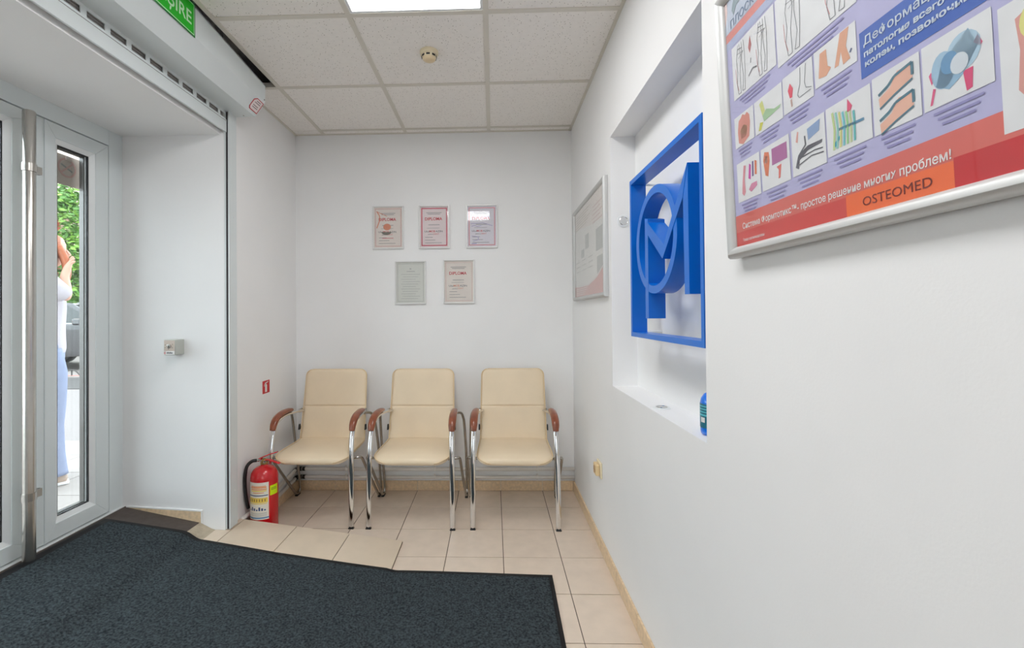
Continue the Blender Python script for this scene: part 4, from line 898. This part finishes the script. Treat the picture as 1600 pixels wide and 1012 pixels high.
MB().box(*(lambda a, c_: (a[0], c_[0], a[1], c_[1], a[2], c_[2]))(C(-2.0, .02, .955), C(1.1, .035, .972))).build('belt_trim', ALU, t)
for x in (-.1, -1.15): MB().box(*(lambda a, c_: (a[0], c_[0], a[1], c_[1], a[2], c_[2]))(C(x-.1, -.02, .8), C(x+.1, .01, .83))).build('door_handle', ALU, t, bevel=.008)
for wx in (1.38, -1.35):
    for wy in (.1, 1.66):
        wh = MB().lathe(C(wx, wy, .31), [(.2, -.1), (.30, -.1), (.315, -.07), (.315, .07), (.30, .1), (.2, .1)], 28, axis='y').build('wheel', BLACKP, t, smooth=True)
        MB().lathe(C(wx, wy, .31), [(0, -.09), (.05, -.095), (.19, -.085), (.205, -.1), (.205, .08), (0, .08)], 20, axis='y').build('rim', ALU, wh, smooth=True)
MB().box(*(lambda a, c_: (a[0], c_[0], a[1], c_[1], a[2], c_[2]))(C(2.02, .08, .58), C(2.21, .5, .7))).build('headlamp', PVCB, t, bevel=.02)
MB().box(*(lambda a, c_: (a[0], c_[0], a[1], c_[1], a[2], c_[2]))(C(-2.21, .06, .66), C(-2.1, .4, .82))).build('tail_lamp', RED, t, bevel=.02)

# trees across the lane
BARK = mat('tree_bark', (86, 74, 62), .9, var=.2, vscale=20)
def leafmat(nm, rgb):
    m = mat(nm, rgb, .5, var=.35, vscale=3.0)
    b = m.node_tree.nodes['Principled BSDF']
    return m
LF = [leafmat('fresh_leaf', (120, 160, 62)), leafmat('deep_leaf', (78, 122, 46))]
def tree(x, y, zb, zt, r, n, lab, k):
    t = thing('street_tree', lab, 'tree', (x, y, ZG+.02), group='trees across the lane')
    rnd = random.Random(k); b = MB()
    b.tube([(x, y, ZG+.02), (x+.05, y, 1.2), (x-.05, y+.1, 2.4), (x, y, zt-.8)], .11, 8, smooth=3, radii=[.12, .10, .08, .03])
    for q in range(6):
        a = 2*PI*q/6+k; z = 1.2+.3*q
        b.tube([(x, y, z), (x+.5*r*math.cos(a), y+.5*r*math.sin(a), z+.5), (x+.85*r*math.cos(a), y+.85*r*math.sin(a), z+.8)], .04, 6, smooth=2, radii=[.05, .03, .012])
    b.build('trunk', BARK, t, smooth='all')
    b = MB(); cl = []
    for q in range(46):
        a = rnd.uniform(0, 2*PI); rr = r*math.sqrt(rnd.random()); zz = rnd.uniform(zb, zt); sh = math.sqrt(max(.08, 1-((zz-(zb+zt)/2)/((zt-zb)/2))**2))
        cl.append((x+rr*sh*math.cos(a), y+rr*sh*math.sin(a), zz, rnd.uniform(.35, .6)))
    for q in range(n):
        c_ = cl[rnd.randrange(len(cl))]; d = Vector((rnd.gauss(0, 1), rnd.gauss(0, 1), rnd.gauss(0, 1))).normalized()*c_[3]*rnd.random()**.4
        p = Vector(c_[:3])+d; u_ = Vector((rnd.gauss(0, 1), rnd.gauss(0, 1), rnd.gauss(0, .5))).normalized(); v_ = u_.cross(Vector((rnd.gauss(0, 1), rnd.gauss(0, 1), rnd.gauss(0, 1)))).normalized()
        l = rnd.uniform(.06, .11); b.mi = rnd.randrange(2)
        b.add([p-u_*l, p+v_*l*.45+u_*l*.1, p+u_*l, p-v_*l*.45+u_*l*.1], [(0, 1, 2, 3)])
    o = b.build('foliage', LF, t); o['kind'] = 'stuff'
tree(-12.2, 12.9, .7, 5.0, 1.6, 11000, 'bushy bright green tree behind the parked car', 1)
tree(-17.2, 11.3, .7, 5.4, 1.6, 6000, 'green tree farther along the lane, past the tail of the car', 3)
tree(-7.0, 13.4, .7, 5.0, 1.6, 5000, 'green tree across the lane, nearest the door jamb', 4)
# house across the lane
FAC = mat('pale_plaster', (232, 214, 202), .8, var=.04, vscale=2); RB = mat('red_brown_render', (186, 98, 84), .8, var=.06)
t = thing('apartment_house', 'pale plastered house with red-brown column behind the trees', 'building', (-17, 17, ZG))
MB().box(-30, -14.4, 15.2, 24, ZG, 9.5).build('wall', FAC, t)
MB().box(-15.75, -15.2, 14.2, 15.2, ZG, 4.75).build('column', RB, t)
MB().box(-19.5, -14.6, 13.8, 15.2, 4.75, 5.0).build('balcony_slab', FAC, t)
MB().box(-19.5, -14.6, 13.8, 13.9, 5.0, 5.9).build('balcony_wall', FAC, t)
for x in (-18.5, -22, -25.5):
    for z in (1.2, 5.2):
        w_ = MB().box(x-.7, x+.7, 15.14, 15.24, z, z+1.5).build('window', PVCB, t)
        MB().box(x-.62, x+.62, 15.12, 15.135, z+.08, z+1.42).build('pane', CGL, w_)

t = thing('terrace_house', 'low beige terraced house far across the forecourt, left of the trees', 'building', (-40, -2, ZG))
MB().box(-46, -38, -14, 10, ZG, 4.6).build('wall', FAC, t)
MB().box(-46.3, -37.6, -14.3, 10.3, 4.6, 4.85).build('roof_slab', RB, t)
for y in (-11, -7.5, -4, -.5, 3, 6.5):
    w_ = MB().box(-38.05, -37.94, y-.8, y+.8, 1.3, 3.2).build('window', PVCB, t)
    MB().box(-37.935, -37.92, y-.72, y+.72, 1.38, 3.12).build('pane', CGL, w_)

# ---------------------------------------------------------------- person outside, side on, one hand raised to the face
def skin_part(nm, verts, edges, radii, m, parent, sub=2, root=0):
    me = bpy.data.meshes.new(nm); me.from_pydata(verts, edges, []); me.materials.append(m)
    o = bpy.data.objects.new(nm, me); COL.objects.link(o); o.parent = parent
    sk = o.modifiers.new('skin', 'SKIN'); sk.use_smooth_shade = True
    for i, r in enumerate(radii):
        rr = r if isinstance(r, tuple) else (r, r)
        me.skin_vertices[0].data[i].radius = rr; me.skin_vertices[0].data[i].use_root = (i == root)
    s = o.modifiers.new('sub', 'SUBSURF'); s.levels = sub; s.render_levels = sub
    return o
SKIN = mat('skin', (206, 158, 136), .5, var=.03); SHIRT = mat('white_blouse', (178, 170, 176), .8, var=.02, bump=.2, bscale=25); JEAN = mat('light_blue_jeans', (132, 140, 166), .8, var=.08, vscale=20); HAIR = mat('auburn_hair', (168, 92, 56), .5, var=.2, vscale=50); SHOE = mat('beige_shoe', (176, 154, 138), .6)
t = thing('person', 'person outside in white top and light blue jeans, hand raised', 'person', (-3.024, 2.906, ZG), rz=-PI/4)   # local +y faces (0.7, 0.7)
# local frame: x right of the person, y ahead, z up
H_ = 0.0
bv = [(0, 0, .92), (0, .0, 1.05), (0, .01, 1.2), (0, .0, 1.34), (0, .0, 1.42), (0, .02, 1.48), (0, .03, 1.56), (0, .03, 1.62)]
be_ = [(0, 1), (1, 2), (2, 3), (3, 4), (4, 5), (5, 6), (6, 7)]
br = [(.13, .10), (.115, .09), (.13, .10), (.13, .085), (.06, .055), (.05, .05), (.075, .09), (.07, .085)]
def chain(start, pts, rs):
    i = start
    for p, r in zip(pts, rs): bv.append(p); br.append(r); be_.append((i, len(bv)-1)); i = len(bv)-1
    return i
chain(0, [(.09, 0, .84), (.095, .02, .48), (.095, -.0, .09)], [.085, .055, .04])
chain(0, [(-.09, 0, .84), (-.10, -.02, .48), (-.10, -.05, .09)], [.085, .055, .04])
hr = chain(3, [(.17, 0, 1.36), (.175, .12, 1.235), (.13, .10, 1.38), (.11, .12, 1.46)], [.05, .036, .027, .022])
hl = chain(3, [(-.17, 0, 1.36), (-.21, -.04, 1.10), (-.20, .04, .88), (-.19, .06, .80)], [.05, .036, .027, .022])
for base, dirs, th in ((hr, [(-.01+.008*k, .012+.004*k, .07-.004*k*k) for k in range(4)], (.02, .03, .03)), (hl, [(-.02+.013*k, .02, -.075+.003*k*k) for k in range(4)], (.02, .045, -.03))):
    p0 = bv[base]
    for k, d in enumerate(dirs):
        q = (p0[0]+d[0]*.5+.006*k-.009, p0[1]+d[1]*.5, p0[2]+d[2]*.5); q2 = (p0[0]+d[0]+.006*k-.009, p0[1]+d[1]+.012, p0[2]+d[2])
        chain(base, [q, q2], [.0085, .0075])
    chain(base, [(p0[0]+th[0], p0[1]+th[1]*.5, p0[2]+th[2]*.5), (p0[0]+th[0]*1.2, p0[1]+th[1], p0[2]+th[2])], [.009, .008])
body = skin_part('body', bv, be_, br, SKIN, t)
# head details
MB().lathe((0, .035, 1.565), [(0, -.115), (.03, -.11), (.055, -.085), (.07, -.04), (.077, .01), (.076, .05), (.06, .09), (.03, .108), (0, .112)], 20).build('face', SKIN, body, smooth='all', local=True)
b = MB(); b.tube([(0, .108, 1.575), (0, .128, 1.545), (0, .11, 1.535)], .010, 8, smooth=2); b.build('nose', SKIN, body, smooth='all', local=True)
for s in (-1, 1):
    MB().lathe((s*.03, .098, 1.58), [(0, -.008), (.008, 0), (0, .008)], 10).build('eye', BLACKP, body, smooth='all', local=True)
    MB().lathe((s*.077, .02, 1.56), [(0, -.03), (.012, -.015), (.012, .015), (0, .03)], 10).build('ear', SKIN, body, smooth='all', local=True)
b = MB(); b.tube([(-.022, .104, 1.512), (0, .110, 1.51), (.022, .104, 1.512)], .005, 6, smooth=2); b.build('mouth', mat('lips', (186, 110, 104), .5), body, smooth='all', local=True)
b = MB(); b.lathe((0, .01, 1.585), [(.088, -.07), (.094, -.02), (.094, .03), (.08, .075), (.045, .1), (0, .106)], 22)
b.build('hair', HAIR, t, smooth='all', local=True)
for k, (x, y) in enumerate([(-.075, -.03), (-.05, -.07), (0, -.085), (.05, -.07), (.08, -.03), (.085, .03), (-.085, .03)]):
    MB().tube([(x, y, 1.62), (x*1.15, y*1.1, 1.5), (x*1.2, y*1.15+.01, 1.38), (x*1.1, y+.02 if y < .02 else y+.06, 1.24)], .03, 8, smooth=4, radii=[.03, .034, .028, .008]).build('hair_lock', HAIR, t, smooth='all', local=True)
for x in (.055, .075): MB().tube([(x, .07, 1.60), (x+.02, .105, 1.50), (x+.03, .115, 1.40), (x+.02, .10, 1.27)], .024, 8, smooth=4, radii=[.02, .024, .022, .006]).build('hair_lock', HAIR, t, smooth='all', local=True)
# blouse and jeans
sv = [(0, 0, .83), (0, .005, .93), (0, .005, 1.05), (0, .012, 1.2), (0, 0, 1.34), (0, 0, 1.405), (.17, 0, 1.365), (.185, .075, 1.285), (.178, .125, 1.238), (-.17, 0, 1.365), (-.205, -.02, 1.2), (-.215, -.045, 1.09)]
sr = [(.165, .125), (.155, .118), (.14, .11), (.15, .118), (.145, .10), (.07, .062), (.068, .068), .062, .056, (.062, .062), .056, .05]
skin_part('blouse', sv, [(0, 1), (1, 2), (2, 3), (3, 4), (4, 5), (4, 6), (6, 7), (7, 8), (4, 9), (9, 10), (10, 11)], sr, SHIRT, t)
b = MB(); b.tube([(0, 0, .78), (0, 0, .84), (0, .002, .92), (0, .003, 1.0)], .105, 20, smooth=4, rx=.155, radii=[.085, .105, .105, .095])
for lx, ys_ in ((.085, (.0, .015, .022, .018, .014, .012)), (-.088, (.0, -.005, -.015, -.03, -.045, -.055))):
    b.tube([(lx, y_, z_) for y_, z_ in zip(ys_, (.90, .74, .56, .40, .22, .07))], .10, 18, smooth=4, rx=.085, radii=[.09, .105, .092, .084, .094, .112])
b.build('jeans', JEAN, t, smooth='all', local=True)
for s, y in ((.088, -.03), (-.09, -.09)):
    b = MB(); b.tube([(s, y-.09, .045), (s, y-.03, .06), (s, y+.04, .055), (s, y+.10, .04), (s, y+.145, .03)], .045, 12, smooth=3, radii=[.03, .048, .046, .036, .022]); b.build('shoe', SHOE, t, smooth='all', local=True)
    MB().box(s-.04, s+.04, y-.11, y+.155, 0, .018).build('shoe_sole', PAPER, t, bevel=.008, local=True)
